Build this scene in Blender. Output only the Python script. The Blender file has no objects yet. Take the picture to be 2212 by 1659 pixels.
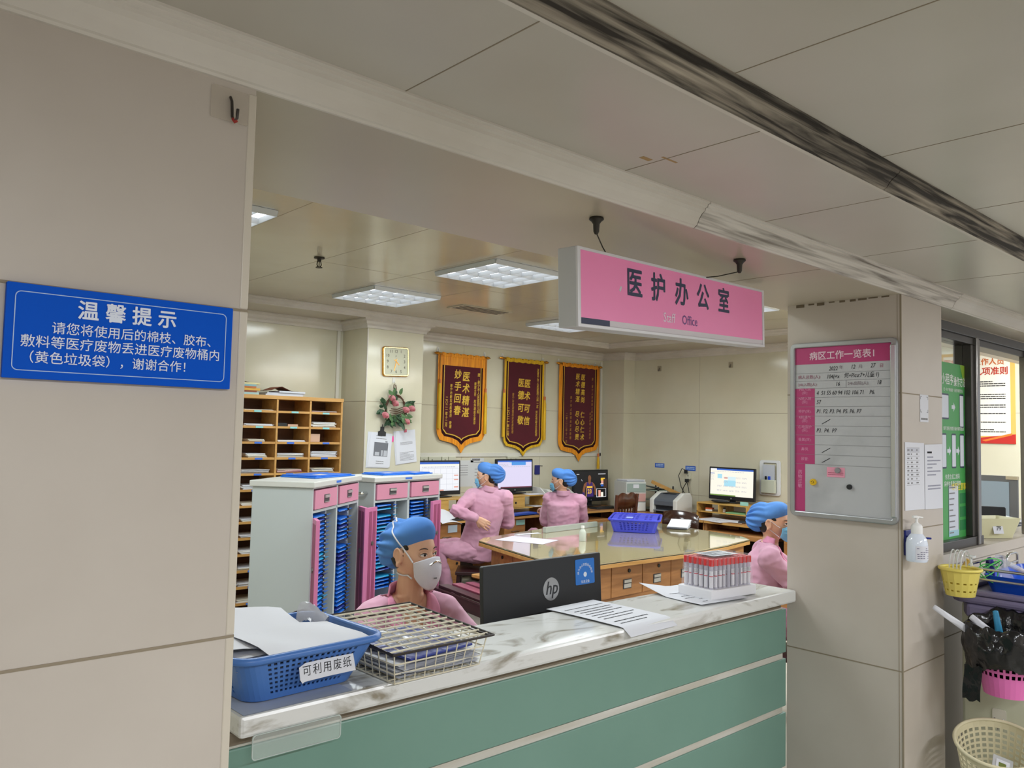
import bpy, bmesh, math, random
from mathutils import Matrix, Vector, Euler, noise as mnoise
S = bpy.context.scene
C = S.collection
PI = math.pi
rnd = random.Random(7)
# ---------------------------------------------------------------- camera, world, exposure
def make_camera():
    yaw, pitch, roll = math.radians(42.108), math.radians(3.3976), math.radians(1.29716)
    f = Vector((math.sin(yaw)*math.cos(pitch), math.cos(yaw)*math.cos(pitch), math.sin(pitch)))
    r0 = Vector((math.cos(yaw), -math.sin(yaw), 0)); u0 = r0.cross(f)
    r = r0*math.cos(roll)+u0*math.sin(roll); u = -r0*math.sin(roll)+u0*math.cos(roll)
    cd = bpy.data.cameras.new('camera'); cd.sensor_width = 36; cd.lens = 36*1733.48/2212; cd.clip_start = .02
    co = bpy.data.objects.new('camera', cd); C.objects.link(co)
    co.matrix_world = Matrix(((r.x,u.x,-f.x,0),(r.y,u.y,-f.y,0),(r.z,u.z,-f.z,1.7),(0,0,0,1)))
    S.camera = co
make_camera()
W = bpy.data.worlds.new('world'); S.world = W; W.use_nodes = True
W.node_tree.nodes['Background'].inputs[0].default_value = (.9,.93,1,1)
W.node_tree.nodes['Background'].inputs[1].default_value = .6
S.view_settings.view_transform = 'Standard'; S.view_settings.look = 'None'
S.view_settings.gamma = 1; S.view_settings.use_curve_mapping = False
S.view_settings.exposure = 0.12
OFFICE_W, CORR_W = 20.5, 36.0      # watts of each ceiling lamp
def area(name, loc, sx, sy, w, col=(1,1,1), parent=None, rot=(0,0,0)):
    d = bpy.data.lights.new(name, 'AREA'); d.shape = 'RECTANGLE'; d.size = sx; d.size_y = sy; d.energy = w; d.color = col
    o = bpy.data.objects.new(name, d); C.objects.link(o); o.location = loc; o.rotation_euler = rot
    if parent: o.parent = parent
    return o
# ---------------------------------------------------------------- materials
def lin(h):
    if isinstance(h, str):
        h = h.lstrip('#'); c = [int(h[i:i+2],16)/255 for i in (0,2,4)]
    else: c = [x/255 for x in h]
    return tuple((x/12.92 if x <= .04045 else ((x+.055)/1.055)**2.4) for x in c)+(1,)
MATS = {}
def M(name, col='#888888', rough=.5, metal=0, spec=.5, emit=0, alpha=1, trans=0, ior=1.45, nz=None, bump=None, col2=None, stretch=(1,1,1), lo=.35, hi=.65, coat=0, sheen=0, sub=0):
    """one procedural material; nz=(scale,detail) mixes col and col2 with noise, bump=(scale,strength)"""
    if name in MATS: return MATS[name]
    m = bpy.data.materials.new(name); m.use_nodes = True; MATS[name] = m
    nt = m.node_tree; b = nt.nodes['Principled BSDF']; I = b.inputs
    I['Base Color'].default_value = lin(col); I['Roughness'].default_value = rough; I['Metallic'].default_value = metal
    I['Specular IOR Level'].default_value = spec; I['IOR'].default_value = ior; I['Alpha'].default_value = alpha
    I['Transmission Weight'].default_value = trans; I['Coat Weight'].default_value = coat; I['Coat Roughness'].default_value = .08
    if sheen: I['Sheen Weight'].default_value = sheen
    if sub: I['Subsurface Weight'].default_value = sub; I['Subsurface Radius'].default_value = (.012,.006,.003)
    if emit: I['Emission Color'].default_value = lin(col); I['Emission Strength'].default_value = emit; I['Base Color'].default_value = (.02,.02,.02,1)
    m.diffuse_color = lin(col)
    if nz or bump:
        tc = nt.nodes.new('ShaderNodeTexCoord'); mp = nt.nodes.new('ShaderNodeMapping'); mp.inputs['Scale'].default_value = stretch
        nt.links.new(tc.outputs['Object'], mp.inputs['Vector'])
    if nz:
        n = nt.nodes.new('ShaderNodeTexNoise'); n.inputs['Scale'].default_value = nz[0]; n.inputs['Detail'].default_value = nz[1]
        if len(nz) > 2: n.inputs['Distortion'].default_value = nz[2]
        r = nt.nodes.new('ShaderNodeValToRGB'); r.color_ramp.elements[0].position = lo; r.color_ramp.elements[1].position = hi
        r.color_ramp.elements[0].color = lin(col); r.color_ramp.elements[1].color = lin(col2 or col)
        nt.links.new(mp.outputs[0], n.inputs['Vector']); nt.links.new(n.outputs['Fac'], r.inputs[0]); nt.links.new(r.outputs[0], I['Base Color'])
    if bump:
        n = nt.nodes.new('ShaderNodeTexNoise'); n.inputs['Scale'].default_value = bump[0]; n.inputs['Detail'].default_value = 4
        bm = nt.nodes.new('ShaderNodeBump'); bm.inputs['Strength'].default_value = bump[1]; bm.inputs['Distance'].default_value = .01
        nt.links.new(mp.outputs[0], n.inputs['Vector']); nt.links.new(n.outputs['Fac'], bm.inputs['Height']); nt.links.new(bm.outputs[0], I['Normal'])
    return m
tile = M('cream wall tile', '#bab1a6', .38, nz=(1.6,5), col2='#c7bfb5', spec=.35)
tile_o = M('cream office tile', '#cbc6ae', .12, nz=(1.2,4), col2='#d4d0bb', spec=.5)
joint = M('tile joint', '#8f836f', .7)
joint_d = M('brown joint', '#6d614f', .8)
ceil_m = M('cream ceiling panel', '#b4ab97', .28, nz=(1.3,4), col2='#bdb5a3')
ceil_c = M('corridor ceiling panel', '#bab5a9', .3, nz=(1.5,4), col2='#c5c0b6')
cornice = M('white plaster', '#d6d1c8', .45, nz=(3,5), col2='#c9c3b8')
dirt = M('dirty plaster', '#2a241d', .7, nz=(14,10,.5), col2='#b3a999', stretch=(.22,5,5), lo=.42, hi=.74)
dirt2 = M('grubby plaster', '#6f675d', .6, nz=(12,9,.5), col2='#d2cdc5', stretch=(.22,5,5), lo=.28, hi=.56)
floor_m = M('grey floor tile', '#aaa69b', .25, nz=(2,4), col2='#b8b4a8')
white = M('white plastic', '#e6e6e4', .4)
paper = M('white paper', '#d9dbe2', .8, spec=.2)
paper2 = M('cream paper', '#e0ddcc', .8, spec=.2)
ink = M('black ink', '#26262a', .7, spec=.2)
inkg = M('grey ink', '#8a8a8c', .8, spec=.2)
blk = M('black plastic', '#1d1f22', .38)
blk2 = M('matt black plastic', '#2a2c30', .55)
steel = M('brushed steel', '#b9babb', .28, 1)
chrome = M('chrome', '#d8d8d8', .12, 1)
alu = M('grey aluminium', '#a7a9ab', .38, .7)
oak = M('oak veneer', '#b98450', .38, nz=(2.2,6,.6), col2='#8f5f35', stretch=(1.2,9,9), lo=.3, hi=.75)
oak_l = M('light oak edging', '#d0a15f', .38, nz=(2.2,6,.6), col2='#b98848', stretch=(1.2,9,9), lo=.3, hi=.75)
darkwood = M('dark red wood', '#5a2f1c', .3, nz=(2,5,.5), col2='#3a1d12', stretch=(7,7,1), lo=.3, hi=.75, coat=.3)
glass = M('clear glass', '#f4fbf8', .02, trans=1, ior=1.45)
# ---------------------------------------------------------------- mesh builder
class MB:
    def __init__(s): s.v=[]; s.f=[]; s.mi=[]; s.m=0; s.T=None
    def _a(s, pts, faces):
        k=len(s.v)
        s.v += [tuple(s.T @ Vector(p)) if s.T else tuple(p) for p in pts]
        for f in faces: s.f.append([i+k for i in f]); s.mi.append(s.m)
        return s
    def mat(s,i): s.m=i; return s
    def at(s,T): s.T=T; return s
    def box(s,x0,x1,y0,y1,z0,z1):
        return s._a([(x0,y0,z0),(x1,y0,z0),(x1,y1,z0),(x0,y1,z0),(x0,y0,z1),(x1,y0,z1),(x1,y1,z1),(x0,y1,z1)],
            [(0,3,2,1),(4,5,6,7),(0,1,5,4),(1,2,6,5),(2,3,7,6),(3,0,4,7)])
    def cbox(s,c,d): return s.box(c[0]-d[0]/2,c[0]+d[0]/2,c[1]-d[1]/2,c[1]+d[1]/2,c[2]-d[2]/2,c[2]+d[2]/2)
    def prism(s,poly,z0,z1):
        n=len(poly); a=sum(poly[i][0]*poly[(i+1)%n][1]-poly[(i+1)%n][0]*poly[i][1] for i in range(n))
        if a<0: poly=poly[::-1]
        return s._a([(x,y,z0) for x,y in poly]+[(x,y,z1) for x,y in poly],
            [tuple(range(n))[::-1],tuple(range(n,2*n))]+[(i,(i+1)%n,(i+1)%n+n,i+n) for i in range(n)])
    def tube(s,pts,r,n=8,closed=False,caps=True):
        P=[Vector(p) for p in pts]; N=len(P); R=r if isinstance(r,(list,tuple)) else [r]*N; vs=[]; up=None
        for i in range(N):
            a=P[i-1] if (i or closed) else P[i]; b=P[(i+1)%N] if (i<N-1 or closed) else P[i]
            t=(b-a).normalized()
            if up is None: up=t.orthogonal().normalized()
            up=(up-t*up.dot(t)); up = up.normalized() if up.length>1e-6 else t.orthogonal().normalized()
            w=t.cross(up)
            vs+=[P[i]+(up*math.cos(2*PI*k/n)+w*math.sin(2*PI*k/n))*R[i] for k in range(n)]
        fs=[(i*n+k,i*n+(k+1)%n,((i+1)%N)*n+(k+1)%n,((i+1)%N)*n+k) for i in range(N if closed else N-1) for k in range(n)]
        if caps and not closed: fs+=[tuple(range(n))[::-1],tuple(range((N-1)*n,N*n))]
        return s._a(vs,fs)
    def cyl(s,p0,p1,r,r1=None,n=16): return s.tube([p0,p1],[r,r if r1 is None else r1],n)
    def lathe(s,prof,n=24,caps=True):
        vs=[(r*math.cos(2*PI*k/n),r*math.sin(2*PI*k/n),z) for r,z in prof for k in range(n)]; N=len(prof)
        fs=[(i*n+k,i*n+(k+1)%n,(i+1)*n+(k+1)%n,(i+1)*n+k) for i in range(N-1) for k in range(n)]
        if caps: fs+=[tuple(range(n))[::-1],tuple(range((N-1)*n,N*n))]
        return s._a(vs,fs)
    def grid(s,fn,nu,nv,cu=False,cv=False):
        vs=[fn(i/(nu if cu else nu-1),j/(nv if cv else nv-1)) for i in range(nu) for j in range(nv)]
        fs=[(i*nv+j,((i+1)%nu)*nv+j,((i+1)%nu)*nv+(j+1)%nv,i*nv+(j+1)%nv) for i in range(nu if cu else nu-1) for j in range(nv if cv else nv-1)]
        return s._a(vs,fs)
    def ball(s,c,r,nu=16,nv=10,R=None):
        r=(r,r,r) if not isinstance(r,(tuple,list)) else r; vs=[];
        for j in range(nv+1):
            t=PI*j/nv
            for i in range(nu):
                p=Vector((r[0]*math.sin(t)*math.cos(2*PI*i/nu),r[1]*math.sin(t)*math.sin(2*PI*i/nu),r[2]*math.cos(t)))
                if R: p=R@p
                vs.append(p+Vector(c))
        fs=[(j*nu+i,(j+1)*nu+i,(j+1)*nu+(i+1)%nu,j*nu+(i+1)%nu) for j in range(nv) for i in range(nu)]
        return s._a(vs,fs)
    def mesh(s,name,mats,smooth=None,weld=False):
        me=bpy.data.meshes.new(name); me.from_pydata(s.v,[],s.f)
        for m in (mats if isinstance(mats,(list,tuple)) else [mats]): me.materials.append(m)
        me.polygons.foreach_set('material_index',s.mi)
        if weld:
            b=bmesh.new(); b.from_mesh(me); bmesh.ops.remove_doubles(b,verts=b.verts,dist=1e-5); b.to_mesh(me); b.free()
        if smooth:
            me.polygons.foreach_set('use_smooth',[True]*len(me.polygons))
            if smooth<180: me.set_sharp_from_angle(angle=math.radians(smooth))
        me.update(); return me
    def build(s,name,mats,parent=None,smooth=None,bevel=None,loc=None,rot=None,weld=False):
        o=bpy.data.objects.new(name,s.mesh(name,mats,smooth,weld)); C.objects.link(o)
        if parent: o.parent=parent
        if loc: o.location=loc
        if rot: o.rotation_euler=rot
        if bevel:
            b=o.modifiers.new('bevel','BEVEL'); b.width=bevel; b.segments=2; b.limit_method='ANGLE'; b.angle_limit=math.radians(40)
            b.harden_normals=False
        return o
def tag(o,label=None,cat=None,group=None,kind=None):
    if label: o['label']=label
    if cat: o['category']=cat
    if group: o['group']=group
    if kind: o['kind']=kind
    return o
def thing(name,label,cat,loc=(0,0,0),rz=0,group=None,rot=None):
    o=bpy.data.objects.new(name,None); C.objects.link(o); o.location=loc; o.rotation_euler=rot or (0,0,rz); o.empty_display_size=.05
    return tag(o,label,cat,group)
def struct(name,mb,mats,parent=None,**k):
    o=mb.build(name,mats,parent,**k)
    if not parent: o['kind']='structure'
    return o
def dup(o,loc=None,rz=None,label=None,parent=None,group=None):
    c=o.copy(); C.objects.link(c)
    if parent: c.parent=parent
    if loc is not None: c.location=loc
    if rz is not None: c.rotation_euler=(c.rotation_euler[0],c.rotation_euler[1],rz)
    if label: c['label']=label
    if group: c['group']=group
    for ch in list(o.children): dup(ch,parent=c)
    return c
FY=Matrix(((1,0,0,0),(0,0,-1,0),(0,1,0,0),(0,0,0,1)))      # local xy plane seen from -Y
FX=Matrix(((0,0,-1,0),(-1,0,0,0),(0,1,0,0),(0,0,0,1)))     # local xy plane seen from -X
def TR(x,y,z): return Matrix.Translation((x,y,z))
def RZ(a): return Matrix.Rotation(a,4,'Z')
def RX(a): return Matrix.Rotation(a,4,'X')
def RY(a): return Matrix.Rotation(a,4,'Y')
def lettering(name,items,mats,parent=None,T=None,sx=1):
    """items: (text, x, y, size[, bold, align, mat index, x scale, line spacing, slant]) in the local xy plane"""
    vs=[];fs=[];mi=[]
    for it in items:
        s,x,y,size=it[:4]; bold=it[4] if len(it)>4 else 0; al=it[5] if len(it)>5 else 'CENTER'; m=it[6] if len(it)>6 else 0
        xs=it[7] if len(it)>7 else 1; ls=it[8] if len(it)>8 else 1; sh=it[9] if len(it)>9 else 0
        cu=bpy.data.curves.new('t','FONT'); cu.body=s; cu.size=size; cu.align_x=al; cu.align_y='CENTER'; cu.resolution_u=2; w=bold*size
        cu.space_line=ls; cu.shear=sh
        o=bpy.data.objects.new('t',cu); me=o.to_mesh()
        for q,(dx,dy) in enumerate(((0,0),) if bold<.003 else ((w,0),(-w,0),(0,w),(0,-w)) if bold<.012 else ((w,0),(-w,0),(0,w),(0,-w),(.7*w,.7*w),(-.7*w,.7*w),(.7*w,-.7*w),(-.7*w,-.7*w))):   # bold: the glyph thickened by shifted copies
            k=len(vs)
            for v in me.vertices: vs.append((x+v.co.x*xs+dx,y+v.co.y+dy,q*3e-5))
            for p in me.polygons: fs.append([i+k for i in p.vertices]); mi.append(m)
        o.to_mesh_clear(); bpy.data.objects.remove(o); bpy.data.curves.remove(cu)
    if T is not None: vs=[tuple(T@Vector(v)) for v in vs]
    b=MB(); b.v=vs; b.f=fs; b.mi=mi
    return b.build(name,mats,parent)
# ---------------------------------------------------------------- the setting
ZS=2.213; Z1=2.27; Z2=2.31; ZP=2.77; ZC=2.83; Y0=1.1615; XL=.508; XC0,XC1=2.88,3.25; YB=7.2; XR=8.377; XW=.4; YW=1.27
struct('floor',MB().box(-3.2,XR+.3,-1.7,YB+.2,-.1,0),floor_m)
def joints_h(b,x0,x1,y,zs,w=.004):            # hairline joints standing a hair proud of a wall facing -Y
    for z in zs: b.box(x0,x1,y-.0008,y+.002,z-w/2,z+w/2)
# left pillar / corridor wall
b=MB().box(-3,XL,Y0,1.6,0,ZS); b.mat(1); joints_h(b,-3,XL+.0006,Y0,(.909,1.3907,1.8725)); b.box(-.32,-.316,Y0-.0008,Y0,0,ZS)
struct('wall_left',b,[tile,joint],bevel=None)
b=MB()
for z0,z1 in ((0,.908),(.912,1.389),(1.393,1.871),(1.875,2.205)): b.box(XL-.012,XL+.0012,Y0-.0012,Y0+.012,z0,z1)
struct('trim_1',b,M('pale corner strip','#cbc3b4',.3),bevel=.002)
# right column
b=MB().box(XC0,XC1,Y0,1.59,0,ZS); b.mat(1); joints_h(b,XC0,XC1,Y0,(.91,1.389,1.866))
for z in (.91,1.866): b.box(XC0-.0008,XC0,Y0,1.59,z-.002,z+.002)
b.box(XC0-.001,XC0+.004,Y0-.001,Y0+.004,0,ZS); b.box(XC0-.001,XC0,Y0+.012,Y0+.0135,0,ZS)
b.mat(2)
for i in range(9): b.box(XC0-.0015,XC0,Y0+.04+i*.04,Y0+.04+i*.04+rnd.uniform(.02,.04),ZS-rnd.uniform(.004,.012),ZS)
struct('column',b,[tile,joint,joint_d])
# beam over the opening, corridor ceiling in two steps
b=MB().box(-3,XR+.3,Y0,1.65,ZS,ZC+.2); b.mat(1)
b.box(2.3,2.302,Y0+.002,1.65,ZS-.0006,ZS); 
struct('beam',b,[ceil_m,joint])
b=MB().box(-3,XR+.3,.78,Y0-.001,Z1,Z1+.3); b.mat(1)
for x in (.17,.745,1.318,1.892,2.466,3.04): b.box(x,x+.0022,.78,Y0-.02,Z1-.0006,Z1)
b.mat(2); b.cbox((1.29,1.03,Z1),(.03,.012,.0008)); b.cbox((1.33,1.0,Z1),(.05,.006,.0006))
struct('ceiling_corridor_edge',b,[ceil_c,joint,M('rust stain','#a98a5e',.8)])
b=MB().box(-3,XR+.3,-1.7,.779,Z2,Z2+.26); b.mat(1)
for x in (.0,.575,1.15,1.722,2.285,2.86): b.box(x,x+.0024,-1.7,.76,Z2-.0006,Z2)
for x,y in ((1.722,.3),(1.15,.05)): b.box(x,x+.575,y,y+.0016,Z2-.0006,Z2)
struct('ceiling_corridor',b,[ceil_c,joint])
struct('wall_corridor',MB().box(-3,XR+.3,-1.8,-1.7,0,Z2),tile)
def crown(x0,x1,y,z,d,h,b,flip=1):             # crown moulding along X: wall side at y (facing -Y), bottom z, projecting d and rising h
    prof=[(0,0),(.10,0),(.16,.06),(.24,.09),(.30,.2),(.38,.36),(.54,.56),(.70,.66),(.72,.76),(.84,.8),(.86,.9),(1,.93),(1,1),(0,1)]
    p=[(y-q*d*flip,z+r*h) for q,r in prof]
    n=len(p); pts=[(x0,a,c) for a,c in p]+[(x1,a,c) for a,c in p]
    b._a(pts,[tuple(range(n)),tuple(range(n,2*n))[::-1]]+[(i,i+n,(i+1)%n+n,(i+1)%n) for i in range(n)])
b=MB(); crown(-3,1.64,Y0,ZS,.052,.057,b); b.mat(1); crown(1.643,3.33,Y0,ZS,.052,.057,b); b.mat(0); crown(3.333,XR+.3,Y0,ZS,.052,.057,b)
struct('trim_2',b,[cornice,dirt2])
b=MB(); crown(-3,1.83,.78,Z1,.048,.04,b); crown(1.833,XR+.3,.78,Z1,.048,.04,b)
b.mat(1); b.box(-3,XR+.3,.776,.784,Z1-.001,Z1+.004)
struct('trim_3',b,[dirt,cornice])
# office shell
b=MB().box(XW,XR+.2,YB,YB+.15,0,ZC+.2); b.mat(1); joints_h(b,XW,8.158,YB,(.99,1.975)); 
for x in (5.75,7.0): b.box(x,x+.002,YB-.0008,YB,0,2.7)
struct('wall_back',b,[tile_o,joint])
b=MB().box(XR,XR+.15,YW,YB,0,ZC+.2); b.mat(1)
for z in (.97,1.975): b.box(XR-.0008,XR,YW,6.83,z-.002,z+.002)
for y in (2.2,3.4,4.6,5.8): b.box(XR-.0008,XR,y,y+.002,0,2.7)
struct('wall_right',b,[tile_o,joint])
struct('wall_office_left',MB().box(XW-.1,XW,1.6,YB,0,ZC+.2),tile_o)
b=MB().box(4.172,4.837,6.727,YB,0,ZP); b.mat(1); joints_h(b,4.172,4.837,6.727,(.99,1.965)); b.box(4.1712,4.172,6.727,YB,1.963,1.967); b.mat(2); b.box(4.168,4.178,6.723,6.733,0,2.68)
struct('wall_clock_pier',b,[tile_o,joint,cornice])
b=MB().box(8.158,XR,6.83,YB,0,ZP); b.mat(1); joints_h(b,8.158,XR,6.83,(.97,1.975)); b.box(8.1572,8.158,6.83,YB,1.973,1.977)
struct('wall_corner_pier',b,[tile_o,joint])
b=MB().box(XW,XR+.2,1.65,YB,ZC,ZC+.2); b.mat(1)
for x in (1.19,1.91,2.63,3.35,4.07,4.8,5.52,6.25,6.97): b.box(x,x+.003,1.65,6.65,ZC-.0006,ZC)
for x,y in ((2.63,3.6),(3.35,4.9),(3.35,6.2),(4.07,4.9),(2.63,4.9),(4.8,5.3),(5.52,4.4)): b.box(x,x+.72,y,y+.002,ZC-.0006,ZC)
struct('ceiling_office',b,[M('glossy office ceiling','#b7ae99',.16,nz=(1.2,4),col2='#c0b8a4'),joint])
b=MB().box(XW,XR,6.65,YB,ZP,ZC); b.box(7.64,XR,YW+.4,6.65,ZP,ZC); b.mat(1); b.box(4.35,4.36,6.78,6.785,ZP-.001,ZP); b.box(4.40,4.41,6.78,6.785,ZP-.001,ZP)
struct('ceiling_office_border',b,[ceil_m,ink])
def cornice_run(b,pts,z0,z1,d):               # plain stepped cornice following a polyline at a wall, offset to the right side of travel
    prof=[(0,z0),(.25*d,z0),(.3*d,z0+.25*(z1-z0)),(.55*d,z0+.45*(z1-z0)),(.6*d,z0+.7*(z1-z0)),(d,z0+.85*(z1-z0)),(d,z1)]
    P=[Vector((x,y)) for x,y in pts]; rows=[]
    for i,p in enumerate(P):
        d0=(P[i]-P[i-1]).normalized() if i else (P[1]-P[0]).normalized(); d1=(P[i+1]-P[i]).normalized() if i<len(P)-1 else d0
        n0=Vector((d0.y,-d0.x)); n1=Vector((d1.y,-d1.x)); n=(n0+n1); n=n/max(.3,n.dot(n0)) if n.length>1e-4 else n0
        rows.append([(p.x+n.x*q,p.y+n.y*q,z) for q,z in prof])
    k=len(prof); b._a([v for r in rows for v in r],[(i*k+j,i*k+j+1,(i+1)*k+j+1,(i+1)*k+j) for i in range(len(P)-1) for j in range(k-1)])
b=MB(); cornice_run(b,[(XW,YB),(4.172,YB),(4.172,6.727),(4.837,6.727),(4.837,YB),(8.158,YB),(8.158,6.83),(XR,6.83),(XR,YW+.4)],2.68,ZP-.0005,.085)
struct('trim_4',b,cornice)
b=MB(); cornice_run(b,[(XW,6.65),(7.64,6.65),(7.64,YW+.4)],ZP-.004,ZC-.0005,.05)
struct('trim_5',b,cornice)
# surface trunking on the back wall
b=MB(); b.box(4.10,4.135,YB-.02,YB-.001,0,2.68); b.box(4.90,4.935,YB-.025,YB-.001,1.34,2.62); b.tube([(4.917,YB-.012,2.6),(4.93,YB-.02,2.68),(4.99,YB-.08,2.755)],.018,6)
struct('trim_6',b,M('white trunking','#d9d5c8',.4),bevel=.003)
# window wall right of the column: sill wall, frame, panes
b=MB().box(XC1,XR+.3,YW,YW+.12,0,1.24); b.mat(1); joints_h(b,XC1,XR,YW,(.9,))
b.mat(0); b.box(XC1,XR+.3,YW-.03,YW+.14,1.2,1.245)
struct('wall_sill',b,[tile,joint])
struct('wall_head',MB().box(XC1,XR+.3,YW,YW+.12,2.205,ZS),ceil_m)
frame_m=M('dark bronze frame','#4e4b47',.35,.6)
b=MB(); b.box(XC1,XR,YW-.01,YW+.09,2.165,2.205); b.box(XC1,XR,YW,YW+.08,2.135,2.166); b.box(XC1,4.02,YW-.005,YW+.085,1.245,1.285)
b.box(3.90,3.935,YW,YW+.08,1.285,2.135)
w=struct('window_1',b,frame_m,bevel=.003)
b=MB(); b.box(3.935,3.965,YW-.012,YW+.09,1.245,2.17); b.box(3.97,4.0,YW-.004,YW+.07,1.245,2.165)
b.box(4.64,4.70,YW-.01,YW+.02,1.245,2.17)
b.build('mullion',M('polished bronze','#8a8783',.2,.9),w,bevel=.004)
MB().box(XC1,3.90,YW+.035,YW+.041,1.285,2.135).build('pane',glass,w)
# ---------------------------------------------------------------- ceiling lamps
lamp_em=M('lamp tube glow','#f4f8ff',.5,emit=2.6)
louver=M('bright louver metal','#cfd4d8',.35,.2)
def troffer(x,y,label):
    t=thing('ceiling_lamp',label,'ceiling lamp',(x,y,ZC),0,'louvred ceiling lamps in the office')
    w=.325
    MB().box(-w-.006,w+.006,-w-.006,w+.006,-.0025,.0).box(-w,w,-w,w,-.003,-.0005).build('housing',M('lamp housing','#eef1f4',.3),t)
    b=MB()
    b.box(-w+.01,w-.01,-w+.01,w-.01,-.0045,-.0031)
    b.build('tube',lamp_em,t)
    bb=MB()
    for i in range(4):
        q=-w+i*2*w/3
        bb._a([(-w,q-.016,-.004),(w,q-.016,-.004),(w,q-.002,-.032),(-w,q-.002,-.032),(-w,q+.016,-.004),(w,q+.016,-.004),(w,q+.002,-.032),(-w,q+.002,-.032)],[(0,1,2,3),(4,7,6,5),(3,2,6,7),(0,3,7,4),(1,5,6,2)])
    for i in range(7):
        q=-w+i*2*w/6
        bb._a([(q-.010,-w,-.004),(q-.010,w,-.004),(q-.002,w,-.032),(q-.002,-w,-.032),(q+.010,-w,-.004),(q+.010,w,-.004),(q+.002,w,-.032),(q+.002,-w,-.032)],[(0,3,2,1),(4,5,6,7),(3,7,6,2),(0,4,7,3),(1,2,6,5)])
    bb.build('louver',louver,t)
    area('lamp_light',(0,0,-.05),.6,.6,OFFICE_W,(.91,.985,1),t)
    return t
for x,y,l in ((3.72,4.27,'square louvred ceiling lamp nearer to the beam, beside the hanging pink sign'),(3.72,5.73,'square louvred ceiling lamp nearer to the back wall, above the clock pier'),
    (1.53,4.25,'louvred ceiling lamp whose corner shows at the edge of the tiled pillar'),(6.0,5.75,'louvred ceiling lamp just under the lower edge of the hanging pink sign'),(6.0,3.9,'louvred ceiling lamp peeping out beside the column end of the pink sign'),
    (1.53,2.81,'louvred ceiling lamp hidden behind the beam'),(3.72,2.81,'louvred ceiling lamp hidden behind the beam'),(6.0,2.81,'louvred ceiling lamp hidden behind the beam')): troffer(x,y,l)  # the row behind the beam is unseen, added to brighten the counter
def batten(x,y,z,label,L=1.2):
    t=thing('tube_lamp',label,'ceiling lamp',(x,y,z))
    MB().box(-L/2,L/2,-.05,.05,-.03,-.001).build('housing',white,t,bevel=.006)
    MB().cyl((-L/2+.02,0,-.045),(L/2-.02,0,-.045),.013,n=10).build('tube',M('tube glow','#ffffff',.5,emit=6),t)
    area('lamp_light',(0,0,-.062),L-.05,.05,CORR_W,(.925,.955,1),t)
    return t
for x in (.1,2.3,4.5,6.7): batten(x,-.75,Z2,'tube lamp on the corridor ceiling behind the viewer').__setitem__('group','corridor tube lamps')
for x in (6.35,7.9): batten(x,1.72,2.74,'tube lamp on the inner side of the beam').__setitem__('group','tube lamps on the beam')
# ---------------------------------------------------------------- corridor side: signs and notices
def rrect(w,h,r,n=5,cx=0,cy=0):
    p=[]
    for sx,sy,a in ((1,1,0),(-1,1,PI/2),(-1,-1,PI),(1,-1,1.5*PI)):
        for i in range(n+1): t=a+PI/2*i/n; p.append((cx+sx*(w/2-r)+r*math.cos(t),cy+sy*(h/2-r)+r*math.sin(t)))
    return p
def ring(b,outer,inner,z0,z1):               # flat closed frame between two outlines with equal point counts
    n=len(outer); V=[(x,y,z) for z in (z0,z1) for P in (outer,inner) for x,y in P]
    F=[]
    for i in range(n):
        j=(i+1)%n
        F+=[(2*n+i,2*n+j,3*n+j,3*n+i),(i,n+i,n+j,j),(i,j,2*n+j,2*n+i),(n+j,n+i,3*n+i,3*n+j)]
    b._a(V,F)
def lines(b,x0,x1,y0,y1,n,h,z=.0006,full=.8,rr=rnd,gap=.3):   # rows of print: broken dark dashes
    for i in range(n):
        y=y1-(i+.5)*(y1-y0)/n; x=x0; e=x0+(x1-x0)*(1 if rr.random()<full else rr.uniform(.3,.8))
        while x<e-1e-4:
            w=min(e-x,rr.uniform(1,5)*h); b.box(x,x+w,y-h/2,y+h/2,z-.0004,z); x+=w+h*gap
BLUE=M('sign blue','#0053c8',.55,spec=.12)
t=thing('notice_sign','blue rectangular notice board with white lettering on the tiled pillar','sign',(.3388,Y0-.001,1.8125))
b=MB().at(FY); b.prism(rrect(.2875,.1195,.001,1),0,.008); b.build('panel',[BLUE],t,bevel=.001)
b=MB().at(FY); ring(b,rrect(.269,.1,.007),rrect(.2668,.0978,.006),.008,.0087); b.build('border',M('sign pale blue','#a9c4ea',.5),t)
it=[(c,-.0505+.0336*i,.0315,.0262,.022) for i,c in enumerate('温馨提示')]
it+=[('请您将使用后的棉枝、胶布、',-.0925,.0058,.0166,.004,'LEFT'),('敷料等医疗废物丢进医疗废物桶内',-.1265,-.0132,.0169,.004,'LEFT'),('（黄色垃圾袋），谢谢合作！',-.1265,-.0332,.0166,.004,'LEFT')]
lettering('lettering',it,M('sign white','#dfe6f4',.5),t,FY@TR(0,0,.0088))
t=thing('wall_hook','clear sticker with a small rusty wire hook at the top of the tiled pillar','hook',(.4675,Y0-.001,2.178))
MB().at(FY).prism(rrect(.058,.05,.003,2),0,.0006).build('sticker',M('clear film','#d9cfc0',.08,alpha=.35),t)
MB().tube([(0,-.001,.012),(0,-.007,.004),(.001,-.008,-.02),(.003,-.013,-.027),(.006,-.014,-.022),(.007,-.013,-.008)],.0022,6).build('hook',M('dark wire','#4c4844',.4,.7),t,smooth=60)
MB().tube([(0.0015,-.0095,-.023),(.003,-.0135,-.0285),(.0055,-.0145,-.026)],.0026,6).build('tip',M('red paint','#a3322a',.5),t,smooth=60)
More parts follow.
